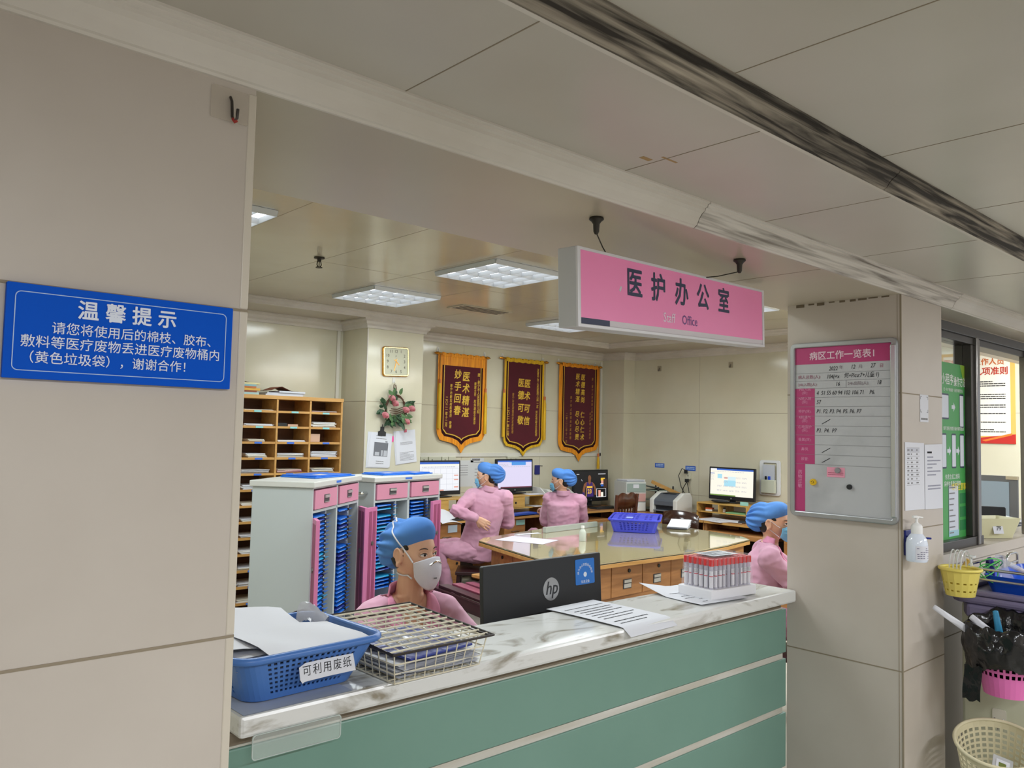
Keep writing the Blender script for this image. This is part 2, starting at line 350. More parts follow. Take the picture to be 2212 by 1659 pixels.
# hanging sign
PINK=M('sign pink','#fa92c4',.3,nz=(2,2),col2='#f58cbf'); NAVY=M('sign navy','#27304f',.4)
a7=math.atan2(.134,1.04)
L=1.05
t=thing('hanging_sign','long pink hanging light box with dark lettering above the counter','sign',(1.8605,1.337,2.0655),rot=(0,-.0487,a7))
fr=M('sign frame white','#d9d9dc',.35,.15)
MB().box(-L/2,L/2,0,.052,-.094,.094).build('case',M('sign case grey','#c3c5c8',.4,.2),t,bevel=.002)
b=MB().at(FY); ring(b,[(-L/2,-.094),(L/2,-.094),(L/2,.094),(-L/2,.094)],[(-L/2+.012,-.086),(L/2-.012,-.086),(L/2-.012,.087),(-L/2+.012,.087)],-.001,.006); b.build('frame',fr,t,bevel=.0015)
b=MB().at(FY); b.box(-L/2+.012,L/2-.012,-.0715,.087,0,.003); b.mat(1); b.box(-L/2+.135,L/2-.012,-.086,-.0715,0,.0031); b.mat(2); b.box(-L/2+.012,-L/2+.135,-.086,-.0715,0,.0032); b.mat(1); b.prism([(-.347,.008),(-.340,.019),(-.334,.017),(-.341,.004)],.003,.0034)
b.build('face',[PINK,M('sign strip','#d3cdd2',.4),NAVY],t)
xs=[(.238-.5)*L,(.352-.5)*L,(.473-.5)*L,(.593-.5)*L,(.721-.5)*L]
it=[(c,x,.028,.079,.022,'CENTER',0,1.0) for c,x in zip('医护办公室',xs)]
it+=[('Staff',(.374-.5)*L,-.044,.037,.004,'LEFT',1),('Office',(.472-.5)*L,-.044,.037,.008,'LEFT',2)]
lettering('lettering',it,[NAVY,M('worn pale lettering','#efdcec',.5),M('faded purple lettering','#7a5590',.5)],t,FY@TR(0,0,.0036))
anch=M('old bronze','#3a3731',.45,.6)
for x,xb in ((1.405,1.50),(2.023,1.955)):
    u=(xb-1.8605)/math.cos(a7); yb=1.337+u*math.sin(a7)+.02; zb=2.0655+.094+u*math.sin(.0487)-.004
    p=Vector((x,1.268,ZS)); q=Vector((xb,yb,zb)); 
    inv=(t.matrix_basis).inverted()
    b=MB().at(inv); b.T=inv@TR(*p); b.lathe([(.0,-.0005),(.017,-.0005),(.018,-.005),(.012,-.010),(.008,-.016),(.007,-.034),(.004,-.04),(0,-.041)],14)
    b.build('ceiling_anchor',anch,t,smooth=40)
    mid=(p+Vector((0,0,-.036))+q)/2+Vector((0,0,-.004)); MB().at(inv).tube([p+Vector((0,0,-.036)),mid,q],.0016,5).build('wire',anch,t,smooth=60)
# ward whiteboard on the column
t=thing('whiteboard','aluminium framed ward whiteboard with crimson headings on the column','whiteboard',(XC0-.001,1.369,1.7345))
MAG=M('board crimson','#b43a72',.4); wb=M('whiteboard white','#b9bbbe',.22,nz=(5,6),col2='#a3a5a8',lo=.55,hi=.8)
Wb,Hb=.402,.655
b=MB().at(FX); b.prism(rrect(Wb-.01,Hb-.01,.012),0,.010); b.build('board',wb,t)
b=MB().at(FX); ring(b,rrect(Wb,Hb,.022),rrect(Wb-.038,Hb-.038,.004),.001,.018); b.build('frame',alu,t,bevel=.004)
MB().at(FX).box(Wb/2-.024,Wb/2-.003,-Hb/2+.025,Hb/2-.025,.004,.021).build('side_rail',M('bright aluminium','#bfc1c4',.25,.8),t,bevel=.004)
x0,x1,yt,yb_=-Wb/2+.019,Wb/2-.024,Hb/2-.019,-Hb/2+.019
V=lambda v: yt+(yb_-yt)*v
U=lambda u: x0+(x1-x0)*u
b=MB().at(FX); z=.0106
b.box(x0,x1,V(.102),yt,.01,z); b.box(x0,U(.217),V(.712),V(.252),.01,z); b.box(x0,U(.11),yb_,V(.712),.01,z)
b.build('heading',MAG,t)
b=MB().at(FX)
for v in (.158,.206,.2505,.306,.363,.42,.479,.536,.593,.653,.712): b.box(x0,x1,V(v)-.0005,V(v)+.0005,.01,.0108)
b.box(U(.55),U(.553),V(.2505),V(.206),.01,.0108)
b.build('ruling',inkg,t)
it=[('病区工作一览表1',0,V(.056),.0335,.016,'CENTER',0)]
for i,s in enumerate(('P班入院\n(床):','N班入院\n(床):','特护(床):','R机通气\n(床):','心电监护\n(床):','吸氧(床):','鼻饲:','尿管:')):
    it.append((s,U(.108),V((.279,.335,.392,.45,.508,.565,.623,.683)[i])+(.0066 if '\n' in s else 0),.0135,.008,'CENTER',1,1,.95))
it.append(('药\n物\n过\n敏',U(.055),V(.85)+.027,.017,.01,'CENTER',1,1,1))
it+=[('年',U(.5),V(.13),.0155,.004,'CENTER',2),('月',U(.7),V(.13),.0155,.004,'CENTER',2),('日',U(.91),V(.13),.0155,.004,'CENTER',3)]
it+=[('病人总数(人):',U(.03),V(.182),.0155,.004,'LEFT',3),('24h入院(人):',U(.03),V(.228),.0145,.004,'LEFT',3),('24h出院(人):',U(.57),V(.228),.0145,.004,'LEFT',2)]
hw=[('2022',.37,.135),('12',.60,.13),('27',.80,.127),('104(+x',.345,.183),('何+Picu:7+儿童:1)',.53,.18),('16',.44,.228),('18',.86,.226),('4  51 55 60 94 102 106 71    P6.',.235,.281),('57',.235,.336),('P1. P2. P3. P4. P5. P6. P7',.235,.392),('P3.  P4.  P7',.235,.508)]
for s,u,v in hw: it.append((s,U(u),V(v),.0215,.002,'LEFT',4,.78,1,.22))
for u,v in ((.29,.455),(.29,.627),(.29,.687)): it.append(('/',U(u),V(v),.026,.003,'LEFT',4,2.0,1,.6))
lettering('lettering',it,[M('board pale pink','#e8cdd9',.5),M('board soft pink','#d98fb2',.5),M('board grey print','#8d7f86',.6),M('board dull red print','#a06a7c',.6),ink],t,FX@TR(0,0,.0111))
def magnet(y,z,r,m,label,name='magnet',face=None):
    o=thing(name,label,'magnet',(XC0-.0115,y,z)); b=MB().at(FX); b.T=FX; b.lathe([(0,0),(r,0),(r,.006),(r*.86,.009),(0,.0095)],20); b.build('cap',m,o,smooth=40)
    return o
o=magnet(1.478,1.537,.0125,M('magnet yellow','#e3b81e',.35),'yellow round magnet with a smiling face on the whiteboard')
b=MB().at(FX@TR(0,0,.0098)); b.ball((-.004,.002,0),(.0016,.0016,.0004),8,4); b.ball((-.001,-.004,0),(.0016,.0016,.0004),8,4); b.tube([(.000,.006,0),(.004,.004,0),(.0055,0,0),(.005,-.004,0)],.0008,5)
b.build('smiling_face',ink,o)
magnet(1.383,1.585,.0105,M('magnet grey','#8f9093',.4,.3),'grey round magnet pinning the pink slip to the whiteboard').location.x-=.0012
magnet(1.34,1.528,.0095,blk,'black round magnet on the lower part of the whiteboard')
o=thing('paper_slip','pink printed slip under the grey magnet on the whiteboard','note',(XC0-.0115,1.392,1.578))
b=MB().at(FX); b.box(-.034,.034,-.018,.018,0,.0008); b.build('sheet',M('pink paper','#e79db2',.8),o)
b=MB().at(FX); lines(b,-.029,.029,-.012,.001,2,.0018,.0013); b.build('print',M('red print','#b3566f',.8),o)
# notices on the column front
o=thing('code_card','small white card with its printed code area blank on the column','card',(3.076,Y0-.001,1.8185))
MB().at(FY).box(-.038,.038,-.0495,.0495,0,.0006).build('sheet',paper,o)
b=MB().at(FY)
for sx,sy in ((-1,-1),(1,-1),(-1,1),(1,1)): b.box(*sorted((sx*.034,sx*.022)),*sorted((sy*.029+.014,sy*.027+.014)),.0006,.001); b.box(*sorted((sx*.034,sx*.032)),*sorted((sy*.029+.014,sy*.018+.014)),.0006,.001)
lines(b,-.03,.03,-.043,-.034,1,.007,.001,1); b.build('print',inkg,o)
o=thing('table_notice','white sheet printed with a small table taped to the column','notice',(2.987,Y0-.001,1.5745))
MB().at(FY).prism([(-.085,-.118),(.086,-.12),(.083,.118),(-.084,.12)],0,.0012).build('sheet',paper,o)
b=MB().at(FY)
for i in range(10): b.box(-.07,.04,.1-.0145*i-.0005,.1-.0145*i+.0005,.0012,.0017)
for i in range(9):
    for x in (-.066,-.035,.012): b.box(x,x+rnd.uniform(.006,.02),.09-.0145*i,.095-.0145*i,.0012,.0017)
b.mat(1); b.box(-.07,.04,.0865,.0995,.0009,.0014)
b.build('print',[inkg,M('pale grey fill','#c4c6d0',.8)],o)
o=thing('text_notice','white sheet of printed paragraphs taped to the column beside the table notice','notice',(3.1565,Y0-.0025,1.57))
MB().at(FY).prism([(-.082,-.117),(.082,-.12),(.0825,.12),(-.085,.117)],0,.0012).build('sheet',paper,o)
b=MB().at(FY); b.mat(1); b.box(-.062,-.02,.085,.092,.0012,.0017); b.mat(0); lines(b,-.062,.062,.0,.078,6,.005,.0017,.6); lines(b,-.058,.062,-.05,-.028,2,.005,.0017,.9); b.build('print',[M('soft grey print','#9b9dab',.8),ink],o)
# sanitiser on its bracket
o=thing('sanitiser_bracket','dark blue plastic holder fixed to the column front','bracket',(2.928,Y0-.001,1.347))
bl=M('dark blue plastic','#1c2a86',.35)
MB().at(FY).box(-.036,.036,-.043,.043,0,.006).build('back_plate',bl,o,bevel=.002)
b=MB(); pts=[(.0,-.006,.012)]; b.tube([(.022*math.sin(q)-.03+.0,-.040+.029*0-.022*math.cos(q),.02) for q in [k*PI/8 for k in range(16)]],.0035,6,closed=True); b.tube([(-.012,-.004,.02),(-.02,-.03,.02)],.004,6); b.tube([(.0,-.06,.02),(.022,-.066,.018)],.0035,6); b.build('ring',bl,o,smooth=60)
o=thing('sanitiser_bottle','white pump bottle of hand sanitiser hanging in the blue bracket','bottle',(2.898,1.1205,1.289))
bm_=M('clear bottle','#dfe6f2',.12,nz=(3,2),col2='#d3ddec',spec=.6)
MB().lathe([(0,0),(.032,.0),(.0345,.005),(.0345,.06),(.031,.077),(.022,.09),(.0165,.096),(.0165,.1)],28).build('bottle',bm_,o,smooth=50)
MB().lathe([(.0185,.094),(.0185,.118),(.014,.126),(.006,.130),(.0045,.134),(.0045,.146),(0,.146)],20).build('collar',white,o,smooth=40)
b=MB(); b.lathe([(0,.145),(.007,.145),(.007,.152),(.0,.153)],12); b.tube([(-.022,.004,.1515),(-.004,0,.151),(.03,-.008,.147)],[.0045,.005,.003],6); b.build('pump_head',white,o,smooth=60)
b=MB().grid(lambda u,v:(.0351*math.sin(-1.05+1.9*u-.25),-.0351*math.cos(-1.05+1.9*u-.25),.008+.047*v),12,2); b.build('label',M('bottle label','#d5d6de',.6),o)
b=MB()
for i in range(6):
    a0=-1.2; 
    for k in range(5):
        a=a0+.28*k+rnd.uniform(0,.05); 
        if rnd.random()<.65: b.grid(lambda u,v:(.0354*math.sin(a+.2*u),-.0354*math.cos(a+.2*u),.013+.0065*i+.0028*v),3,2)
b.build('print',M('purple grey print','#77758c',.7),o)
# ---------------------------------------------------------------- reception counter
YF=1.55; ZM=1.125
GREEN=M('sage green laminate','#6c9184',.3,nz=(1.5,3),col2='#74988b')
marb=M('white marble','#d9dad8',.18,nz=(2.6,10,2.6),col2='#8f8878',stretch=(1.2,3.2,3.2),lo=.52,hi=.72,spec=.5)
t=thing('reception_counter','sage green panelled reception counter between the pillar and the column','counter',(0,0,0))
MB().box(.70,XC0-.002,1.615,1.64,0,1.079).build('carcass',M('brown board','#6b5f50',.6),t)
z=[(.0,.218),(.238,.44),(.462,.663),(.685,.862),(.885,1.049)]
for a,c in z: MB().box(.69,XC0-.003,1.592,1.614,a+.001,c).build('panel',GREEN,t,bevel=.003)
for i,(a,c) in enumerate(z): MB().box(.69,XC0-.02,1.597,1.6145,c+.0005,c+(.0215 if i<4 else .005)).build('strip',M('white edging','#cfcdc6',.45,nz=(8,5),col2='#b9b4a6',stretch=(.3,3,3)),t)
MB().box(.70,XC0-.03,1.600,1.616,1.0495,1.079).build('painted_shadow_strip',M('brown shadow colour','#7b6f5e',.6),t)  # brown strip paints in the shadow band under the marble overhang
t=thing('worktop','white veined marble slab on top of the green reception counter','countertop',(0,0,0))
MB().prism([(.70,YF),(2.878,YF),(2.878,1.83),(.70,1.88)],ZM-.045,ZM).build('slab',marb,t,bevel=.008)
# staff desk behind the counter (carries the monitor)
t=thing('staff_desk','low wooden staff desk behind the marble counter','desk',(0,0,0))
MB().box(1.0,2.86,1.66,2.3,.72,.745).build('desk_top',oak,t,bevel=.003)
for x in (1.0,2.84): MB().box(x,x+.02,1.68,2.28,0,.719).build('side_panel',oak,t)
# acrylic plate hanging from the edge
t=thing('acrylic_plate','clear acrylic plate hanging from the marble edge beside the pillar','plate',(.825,YF+.0,1.060))
acr=M('clear acrylic','#dfe9e4',.08,alpha=.22,spec=.6)
b=MB().at(FY@RZ(-.0)); b.prism(rrect(.2,.05,.008),0,.003); o=b.build('sheet',acr,t); 
b=MB().at(FY); ring(b,rrect(.2,.05,.008),rrect(.1965,.0465,.007),.0005,.0034); b.build('edge',M('acrylic edge','#cfdad6',.15,alpha=.6),t)
# ---- blue paper basket
BB=M('blue basket plastic','#4a77bd',.32,spec=.5)
def holed_wall(b,P,nu,nv,mask,th,hole=.6):
    """a wall as a grid of cells with square holes; P(u,v)->Vector, inward offset th along normal N(u,v)"""
    for i in range(nu):
        for j in range(nv):
            u0,u1,v0,v1=i/nu,(i+1)/nu,j/nv,(j+1)/nv
            o=[P(u0,v0),P(u1,v0),P(u1,v1),P(u0,v1)]
            n=(o[1]-o[0]).cross(o[3]-o[0]).normalized()*th
            if mask(i,j):
                c=sum(o,Vector())/4; h=[c+(p-c)*hole for p in o]
                V=[*o,*h,*[p-n for p in o],*[p-n for p in h]]
                F=[]
                for k in range(4):
                    l=(k+1)%4; F+=[(k,l,4+l,4+k),(8+l,8+k,12+k,12+l),(4+k,4+l,12+l,12+k)]
                b._a(V,F)
            else: b._a([*o,*[p-n for p in o]],[(0,1,2,3),(7,6,5,4)])
def tray_basket(name,label,loc,rz,w,d,h,tw,m,rows,cols,group=None,rim=.008,r=.03,cat='basket',hole=.55,flip=False):
    """tapered rectangular plastic basket, open at the top; tw = how much narrower the base is on each side"""
    t=thing(name,label,cat,loc,rz,group)
    N=6
    def out(v,off=0):
        s=tw*(1-v); return rrect(w-2*s+2*off,d-2*s+2*off,r,N)
    b=MB(); n=len(out(0)); seg=[]
    o0,o1=out(0),out(1)
    # straight sides get holes, corners stay solid
    for k in range(n):
        l=(k+1)%n; a0,a1,c0,c1=o0[k],o0[l],o1[k],o1[l]
        P=lambda u,v:Vector((a0[0]*(1-u)*(1-v)+a1[0]*u*(1-v)+c0[0]*(1-u)*v+c1[0]*u*v,a0[1]*(1-u)*(1-v)+a1[1]*u*(1-v)+c0[1]*(1-u)*v+c1[1]*u*v,h*v))
        ln=math.hypot(a1[0]-a0[0],a1[1]-a0[1])
        if ln>r*1.2: nu=max(4,int(ln/cols)); holed_wall(b,P,nu,rows,lambda i,j:1<=i<nu-1 and 0<j<rows-1,.0022,hole)
        else: holed_wall(b,P,1,1,lambda i,j:False,.0022)
    s=tw; b.prism(rrect(w-2*s,d-2*s,r,N),0,.003)
    b.build('tray',m,t,smooth=35)
    b=MB(); b.tube([(x,y,h) for x,y in rrect(w+rim,d+rim,r+rim/2,N)],rim*.75,8,closed=True); b.build('rim',m,t,smooth=60)
    return t
T_bk=tray_basket('paper_basket','blue perforated plastic basket heaped with scrap paper beside the pillar',(.862,1.715,ZM+.004),.05,.345,.30,.098,.042,BB,9,.0098,rim=.011,r=.04)
o=thing('basket_label','handwritten white paper strip stuck to the blue paper basket','label',(.895,1.5615,1.184),.05,rot=(-.40,0.0,.05))
b=MB().at(FY); b.prism([(-.068,-.012),(-.064,-.02),(-.058,-.0175),(.0,-.0165),(.068,-.017),(.069,.019),(.0,.02),(-.05,.0195),(-.066,.0125)],0,.0012); b.build('strip',paper,o)
lettering('handwriting',[(c,-.050+.0248*i,.002,.0235,.0015,'CENTER',0,.95,1,.12) for i,c in enumerate('可利用废纸')],ink,o,FY@TR(0,0,.0016))
def sheet(name,label,cat,loc,rz,w,d,m=paper,bend=None,rot=None,group=None,nu=9,nv=9,pr=None,th=.0006):
    """a sheet of paper w x d lying flat; bend(u,v)->z gives its curl"""
    o=thing(name,label,cat,loc,rz,group,rot)
    fn=lambda u,v:(w*(u-.5),d*(v-.5),(bend(u,v) if bend else 0))
    b=MB(); b.grid(fn,nu,nv); b.grid(lambda u,v:(w*(u-.5),d*(.5-v),(bend(u,1-v) if bend else 0)-th),nu,nv); b.build('sheet',m,o,smooth=60)
    if pr:
        b=MB()
        for (x0,x1,y,h) in pr:                # print: dashes following the curl
            x=x0
            while x<x1:
                q=min(x1,x+rnd.uniform(1.5,5)*h); 
                V=[]
                for (px,py) in ((x,y),(q,y),(q,y+h),(x,y+h)): V.append((w*(px-.5),d*(py-.5),(bend(px,py) if bend else 0)+.0007))
                b._a(V,[(0,1,2,3)]); x=q+h*.5
        b.build('print',ink,o)
    return o
g='scrap sheets in the blue basket'
for i in range(9):
    sheet('scrap_sheet',['scrap paper sheet lying deep in the blue basket','scrap paper sheet curling over the pile in the blue basket'][i//6],'paper',(.855+rnd.uniform(-.02,.02),1.70+rnd.uniform(-.012,.012),ZM+.062+.0042*i),.05+rnd.uniform(-.12,.12),.262,.205,bend=lambda u,v,i=i:.010*math.sin(3*u+i)*v+.004*math.sin(5*v+i),group=g if i<6 else 'upper scrap sheets in the blue basket')
sheet('scrap_sheet','topmost scrap sheet rising towards the back of the blue basket','paper',(.80,1.745,ZM+.118),.02,.28,.24,bend=lambda u,v:.052*v*v*(1-.5*u)-.02*u+.003*math.sin(9*u),rot=(.02,.0,.03))
sheet('scrap_sheet','torn scrap sheet sticking out at the front of the blue basket','paper',(.885,1.665,ZM+.106),.12,.27,.18,bend=lambda u,v:.012*v+.006*(1-u)*(1-v)-.010*u-.02*max(0,.25-v)+.004*math.sin(8*u+3*v))
o=thing('scrap_film','crumpled clear wrapper poking up at the rim of the blue basket','wrapper',(.99,1.80,ZM+.105),.3)
b=MB().grid(lambda u,v:(.07*(u-.5),.05*(v-.5)+.01*math.sin(7*u),.05*v*(1-abs(2*u-1))+.01*math.sin(11*u+5*v)),12,8); b.build('film',M('grey film','#c9ccd6',.2,alpha=.75),o,smooth=60)
# the white film under the basket
sheet('paper_mat','grey sheet lying under the blue basket on the marble','paper',(.83,1.66,ZM+.0012),.02,.25,.21,m=M('grey mat','#aeb6c4',.5))
# ---- wire basket with lid
CW=M('cream coated wire','#ddd6bf',.35); RW=M('rusty black wire','#39322f',.5)
t=thing('wire_basket','cream coated wire basket holding papers on the marble counter','basket',(1.172,1.695,ZM+.003),.02)
b=MB(); w,d,h=.275,.345,.066; s=.012; r=.0021
def rect_loop(w,d,z): return [(-w/2,-d/2,z),(w/2,-d/2,z),(w/2,d/2,z),(-w/2,d/2,z)]
for k in range(4): f=k/3; b.tube(rect_loop(w-2*s*(1-f),d-2*s*(1-f),h*f),r,5,closed=True)
nx,ny=9,11
for i in range(nx+1):
    f=i/nx-.5; wb,db=w-2*s,d-2*s
    b.tube([(w*f,-d/2,h),(wb*f,-db/2,0),(wb*f,db/2,0),(w*f,d/2,h)],r*.85,5)
for j in range(ny+1):
    f=j/ny-.5; b.tube([(-w/2,d*f,h),(-wb/2,db*f,0),(wb/2,db*f,0),(w/2,d*f,h)],r*.85,5)
b.build('wire_body',CW,t,smooth=60)
b=MB().tube(rect_loop(w+.012,d+.012,h+.004),.003,6,closed=True); b.build('wire_rim',RW,t,smooth=60)
b=MB().at(TR(0,0,h+.006)@RX(.055)@RY(-.0))
for i in range(11): y=-d/2+.012+i*(d-.024)/10; b.tube([(-w/2-.004,y,.008),(w/2+.012,y,.008)],r*1.15,5)
for i in range(10): x=-w/2+i*w/9; b.tube([(x,-d/2,.0045),(x,d/2,.0045)],r*.7,5)
b.mat(1); b.tube([(-w/2-.006,-d/2-.004,.006),(w/2+.02,-d/2-.004,.006),(w/2+.02,d/2+.004,.006),(-w/2-.006,d/2+.004,.006)],.0032,6,closed=True)
b.build('lid',[CW,RW],t,smooth=60)
for i in range(7):
    sheet('form_sheet','white form lying in the wire basket','paper',(1.175+rnd.uniform(-.006,.006),1.68+rnd.uniform(-.01,.01),ZM+.012+.0045*i),.04+rnd.uniform(-.05,.05),.235,.30,bend=lambda u,v,i=i:.004*math.sin(4*u+i),group='forms in the wire basket')
o=thing('folder','dark blue folder on the forms in the wire basket','folder',(1.175,1.655,ZM+.048),.1)
MB().box(-.1,.1,-.12,.12,0,.006).build('cover',M('navy folder','#2b3a8c',.35),o,bevel=.002)
o=thing('plastic_sleeve','clear plastic sleeve on top of the papers in the wire basket','sleeve',(1.2,1.68,ZM+.0575),.15)
b=MB().grid(lambda u,v:(.2*(u-.5),.22*(v-.5),.008*math.sin(6*u)*v+.004*math.sin(9*v+4*u)),14,12); b.build('film',M('clear sleeve','#dfe4ea',.12,alpha=.5),o,smooth=60)
# ---- monitor with its back to us
t=thing('computer_monitor','black monitor seen from behind at the marble counter','monitor',(1.935,1.945,1.105),rot=(-.06,0,.0))
wm,hm=.555,.335
b=MB().at(FY); b.prism(rrect(wm,hm,.006,3),-.016,.004); b.build('housing',M('monitor back black','#25282c',.5),t,bevel=.004)
MB().at(FY).box(-wm/2+.01,wm/2-.01,-hm/2+.015,hm/2-.01,-.0185,-.0165).build('screen',M('screen off','#101216',.1),t)
b=MB().at(FY); b.T=FY@TR(.022,.066,0); b.lathe([(0,.004),(.038,.004),(.038,.0055),(0,.0055)],40); b.build('badge',M('badge silver','#a9acb0',.3,.6),t)
lettering('badge_lettering',[('hp',.023,.068,.062,.006,'CENTER',0,.95,1,.25)],M('badge dark','#303338',.4),t,FY@TR(0,0,.0062))
b=MB(); b.box(-.03,.03,.015,.035,-.35,-.02); b.box(-.11,.11,-.08,.1,-.352,-.344); b.build('stand',blk,t,bevel=.004)
b=MB().at(FY@TR(.192,.108,.0045)); b.prism(rrect(.098,.088,.005,3),0,.0008); b.build('sticker',M('sticker blue','#2a78d0',.35),t)
it=[]
for i,c in enumerate('普宁市人民医院信息科'):
    a=PI*(.93-.86*i/9); it.append((c,.192+.036*math.cos(a),.096+.036*math.sin(a),.0105,.003))
it+=[('信息设备',.192,.073,.011,.003)]
lettering('sticker_lettering',it,M('sticker white','#e3edf8',.5),t,FY@TR(0,0,.0057))
b=MB().at(FY@TR(.192,.098,.0056)); b.lathe([(0,0),(.0085,0),(.0085,.0003),(0,.0003)],16); b.build('sticker_emblem',M('sticker white','#e3edf8',.5),t)
for x,w_ in ((.165,.035),(.235,.02)):
    MB().at(FY).box(x-w_/2,x+w_/2,-.052,-.012,.0042,.005).build('asset_tag',M('tag white','#c9ccd2',.5),t)
# ---- printed notice and handwritten sheet on the marble
def pbend(u,v): return .0015 if v>.2 else .0015-.0005*0-((.2-v)/.2)**1.6*.0
o=sheet('printed_notice','white printed notice folded over the front edge of the marble','paper',(1.985,1.703,ZM+.001),.03,.235,.345,bend=lambda u,v:.003+(-.022*((.09-v)/.09) if v<.09 else .002*math.sin(3*v)),nu=6,nv=24,pr=[(.1,.9,.82,.012)]+[(.14,[.9,.82,.9,.6,.9,.75][i],.72-.07*i,.014) for i in range(6)]+[(.14,.85,.25,.016),(.14,.7,.18,.014)])
o=sheet('handwritten_note','white sheet with pen strokes curling up under the tube rack','paper',(2.475,1.735,ZM+.001),-.12,.25,.30,bend=lambda u,v:.002+.045*max(0,v-.55)*max(0,.6-u)*2.2+.008*max(0,.3-v),nu=10,nv=12,pr=[(.15,.45,.6,.01),(.2,.6,.45,.012),(.15,.35,.35,.012),(.3,.55,.25,.012),(.2,.3,.12,.012)])
# ---- tube rack: foam base, tubes, wrap
t=thing('tube_rack','white foam rack of red-capped tubes in clear wrap on the marble','rack',(2.562,1.69,ZM+.002),-.1)
# long side along the local x axis
rw,rd=.255,.155
b=MB(); b.prism(rrect(rw,rd,.006,2),0,.034); b.build('foam_base',M('white foam','#e9e9ee',.7),t,bevel=.003)
b=MB(); zt=.145
b._a([(-rw/2+.012,-rd/2+.008,.036),(rw/2-.012,-rd/2+.008,.036),(rw/2-.012,rd/2-.008,.036),(-rw/2+.012,rd/2-.008,.036),(-rw/2+.018,-rd/2+.012,zt),(rw/2-.018,-rd/2+.012,zt),(rw/2-.018,rd/2-.012,zt),(-rw/2+.018,rd/2-.012,zt)],[(4,5,6,7),(0,1,5,4),(1,2,6,5),(2,3,7,6),(3,0,4,7)])
b.build('wrap',M('clear wrap','#f2f2fa',.1,alpha=.13),t)
b=MB(); b.box(-.075,.06,-.045,.045,.1455,.1462); b.build('wrap_label',M('wrap label grey','#c9ced6',.5),t)
b=MB(); rr=random.Random(3); lines(b,-.065,.04,-.035,.035,8,.0028,.1468,.6,rr); b.build('wrap_print',inkg,t)
tube_m=M('clear tube','#d9d6e6',.1,alpha=.6); cap_m=M('red tube cap','#d23a3c',.35); lab_m=M('tube label','#e6e4ea',.6); red_m=M('red band','#cf4c5c',.6)
proto=None
for i in range(10):
    for j in range(6):
        p=TR(2.562,1.69,ZM+.002)@RZ(-.1)@Vector((-.1035+.023*i,-.0575+.023*j,.012))
        if proto is None:
            proto=thing('test_tube','red-capped clear tube standing in the foam rack','test tube',p,0,'red-capped tubes in the foam rack')
            MB().lathe([(0,.0),(.004,.001),(.0072,.006),(.0072,.104)],10).build('tube',tube_m,proto,smooth=60)
            MB().lathe([(0,.103),(.0098,.103),(.0098,.121),(.009,.126),(0,.126)],12).build('cap',cap_m,proto,smooth=40)
            b=MB().grid(lambda u,v:(.0075*math.sin(4.4*u),-.0075*math.cos(4.4*u),.028+.058*v),8,2); b.mat(1); b.grid(lambda u,v:(.0077*math.sin(4.4*u),-.0077*math.cos(4.4*u),.066+.0035*v),8,2)
            b.mat(2)
            for q in range(4): b.grid(lambda u,v:(.0077*math.sin(.6+2.4*u),-.0077*math.cos(.6+2.4*u),.073+.0032*q+.0012*v),5,2)
            b.build('label',[lab_m,red_m,inkg],proto)
            o=proto
        else: o=dup(proto,p)
        o.rotation_euler.z=rnd.uniform(0,6.28)
# ---------------------------------------------------------------- office: pigeonhole bookcase and its papers
t=thing('bookcase','tall oak pigeonhole bookcase of many shelves against the back wall','bookcase',(2.65,6.85,0))
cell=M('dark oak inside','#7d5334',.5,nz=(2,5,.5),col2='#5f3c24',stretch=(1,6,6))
bw,nc,nr,ph=1.345,4,13,.1415
b=MB()
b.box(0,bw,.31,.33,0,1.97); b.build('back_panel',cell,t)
for k in range(nc+1): x=k*(bw-.018)/nc; MB().box(x,x+.018,.0,.31,.0,1.945).build('divider',[oak_l],t)
MB().box(-.005,bw+.005,-.006,.33,1.946,1.98).build('top',oak_l,t,bevel=.002)
CY=M('pale cyan label','#8fd0d0',.5); BL2=M('blue label','#3f74d6',.5)
for r in range(nr):
    z=1.843-ph*r; s=MB().box(.019,bw-.019,.003,.309,z-.02,z).build('shelf',oak_l,t)
    for k in range(1,nc):
        x=k*(bw-.018)/nc+.17+rnd.uniform(-.02,.02); MB().box(x-.035,x+.035,.0005,.0029,z-.0185,z-.002).build('label_strip',CY if r<2 else BL2,s)
wh=[M('stack white','#dfe0e4',.8),M('stack cream','#d9d4c2',.8),M('stack grey white','#cfd3dc',.8),M('stack pink','#a8577a',.7),M('box beige','#c9a791',.7),M('red folder','#b93a35',.5)]
def stack(label,x,y,z,w,d,h,mats,group='paper stacks in the bookcase',name='paper_stack',rz=0,jit=.012,n=None):
    n=n or max(2,min(9,int(h/.005))); b=MB()
    for i in range(n):
        dx,dy,a=rnd.uniform(-jit,jit),rnd.uniform(-jit,jit),rnd.uniform(-.06,.06); b.m=i%len(mats)
        b.T=RZ(a)@TR(dx,dy,0); b.box(-w/2,w/2,-d/2,d/2,h*i/n+.0002,h*(i+1)/n-.0003)
    o=b.build(name,mats,None,loc=(x,y,z+.0008),rot=(0,0,rz)); return tag(o,label,'paper',group)
cx=lambda k:2.65+k*(bw-.018)/nc+.172
sz=lambda r:1.843-ph*r
spec={(1,0):(.27,.006,0),(3,0):(.27,.010,5),(1,1):(.27,.018,2),(3,1):(.25,.048,0),(1,2):(.15,.022,0),(2,2):(.28,.014,2),(1,3):(.18,.034,1),(2,3):(.26,.034,1),(3,3):(.27,.052,2),(1,4):(.27,.03,2),(2,4):(.24,.03,3),(3,4):(.22,.036,1),(3,5):(.24,.02,0),(2,5):(.24,.025,2)}
rn=['top','second','third','fourth','fifth','sixth','seventh','eighth','ninth','tenth','eleventh','twelfth','lowest']; cn=['','first visible','middle','end']
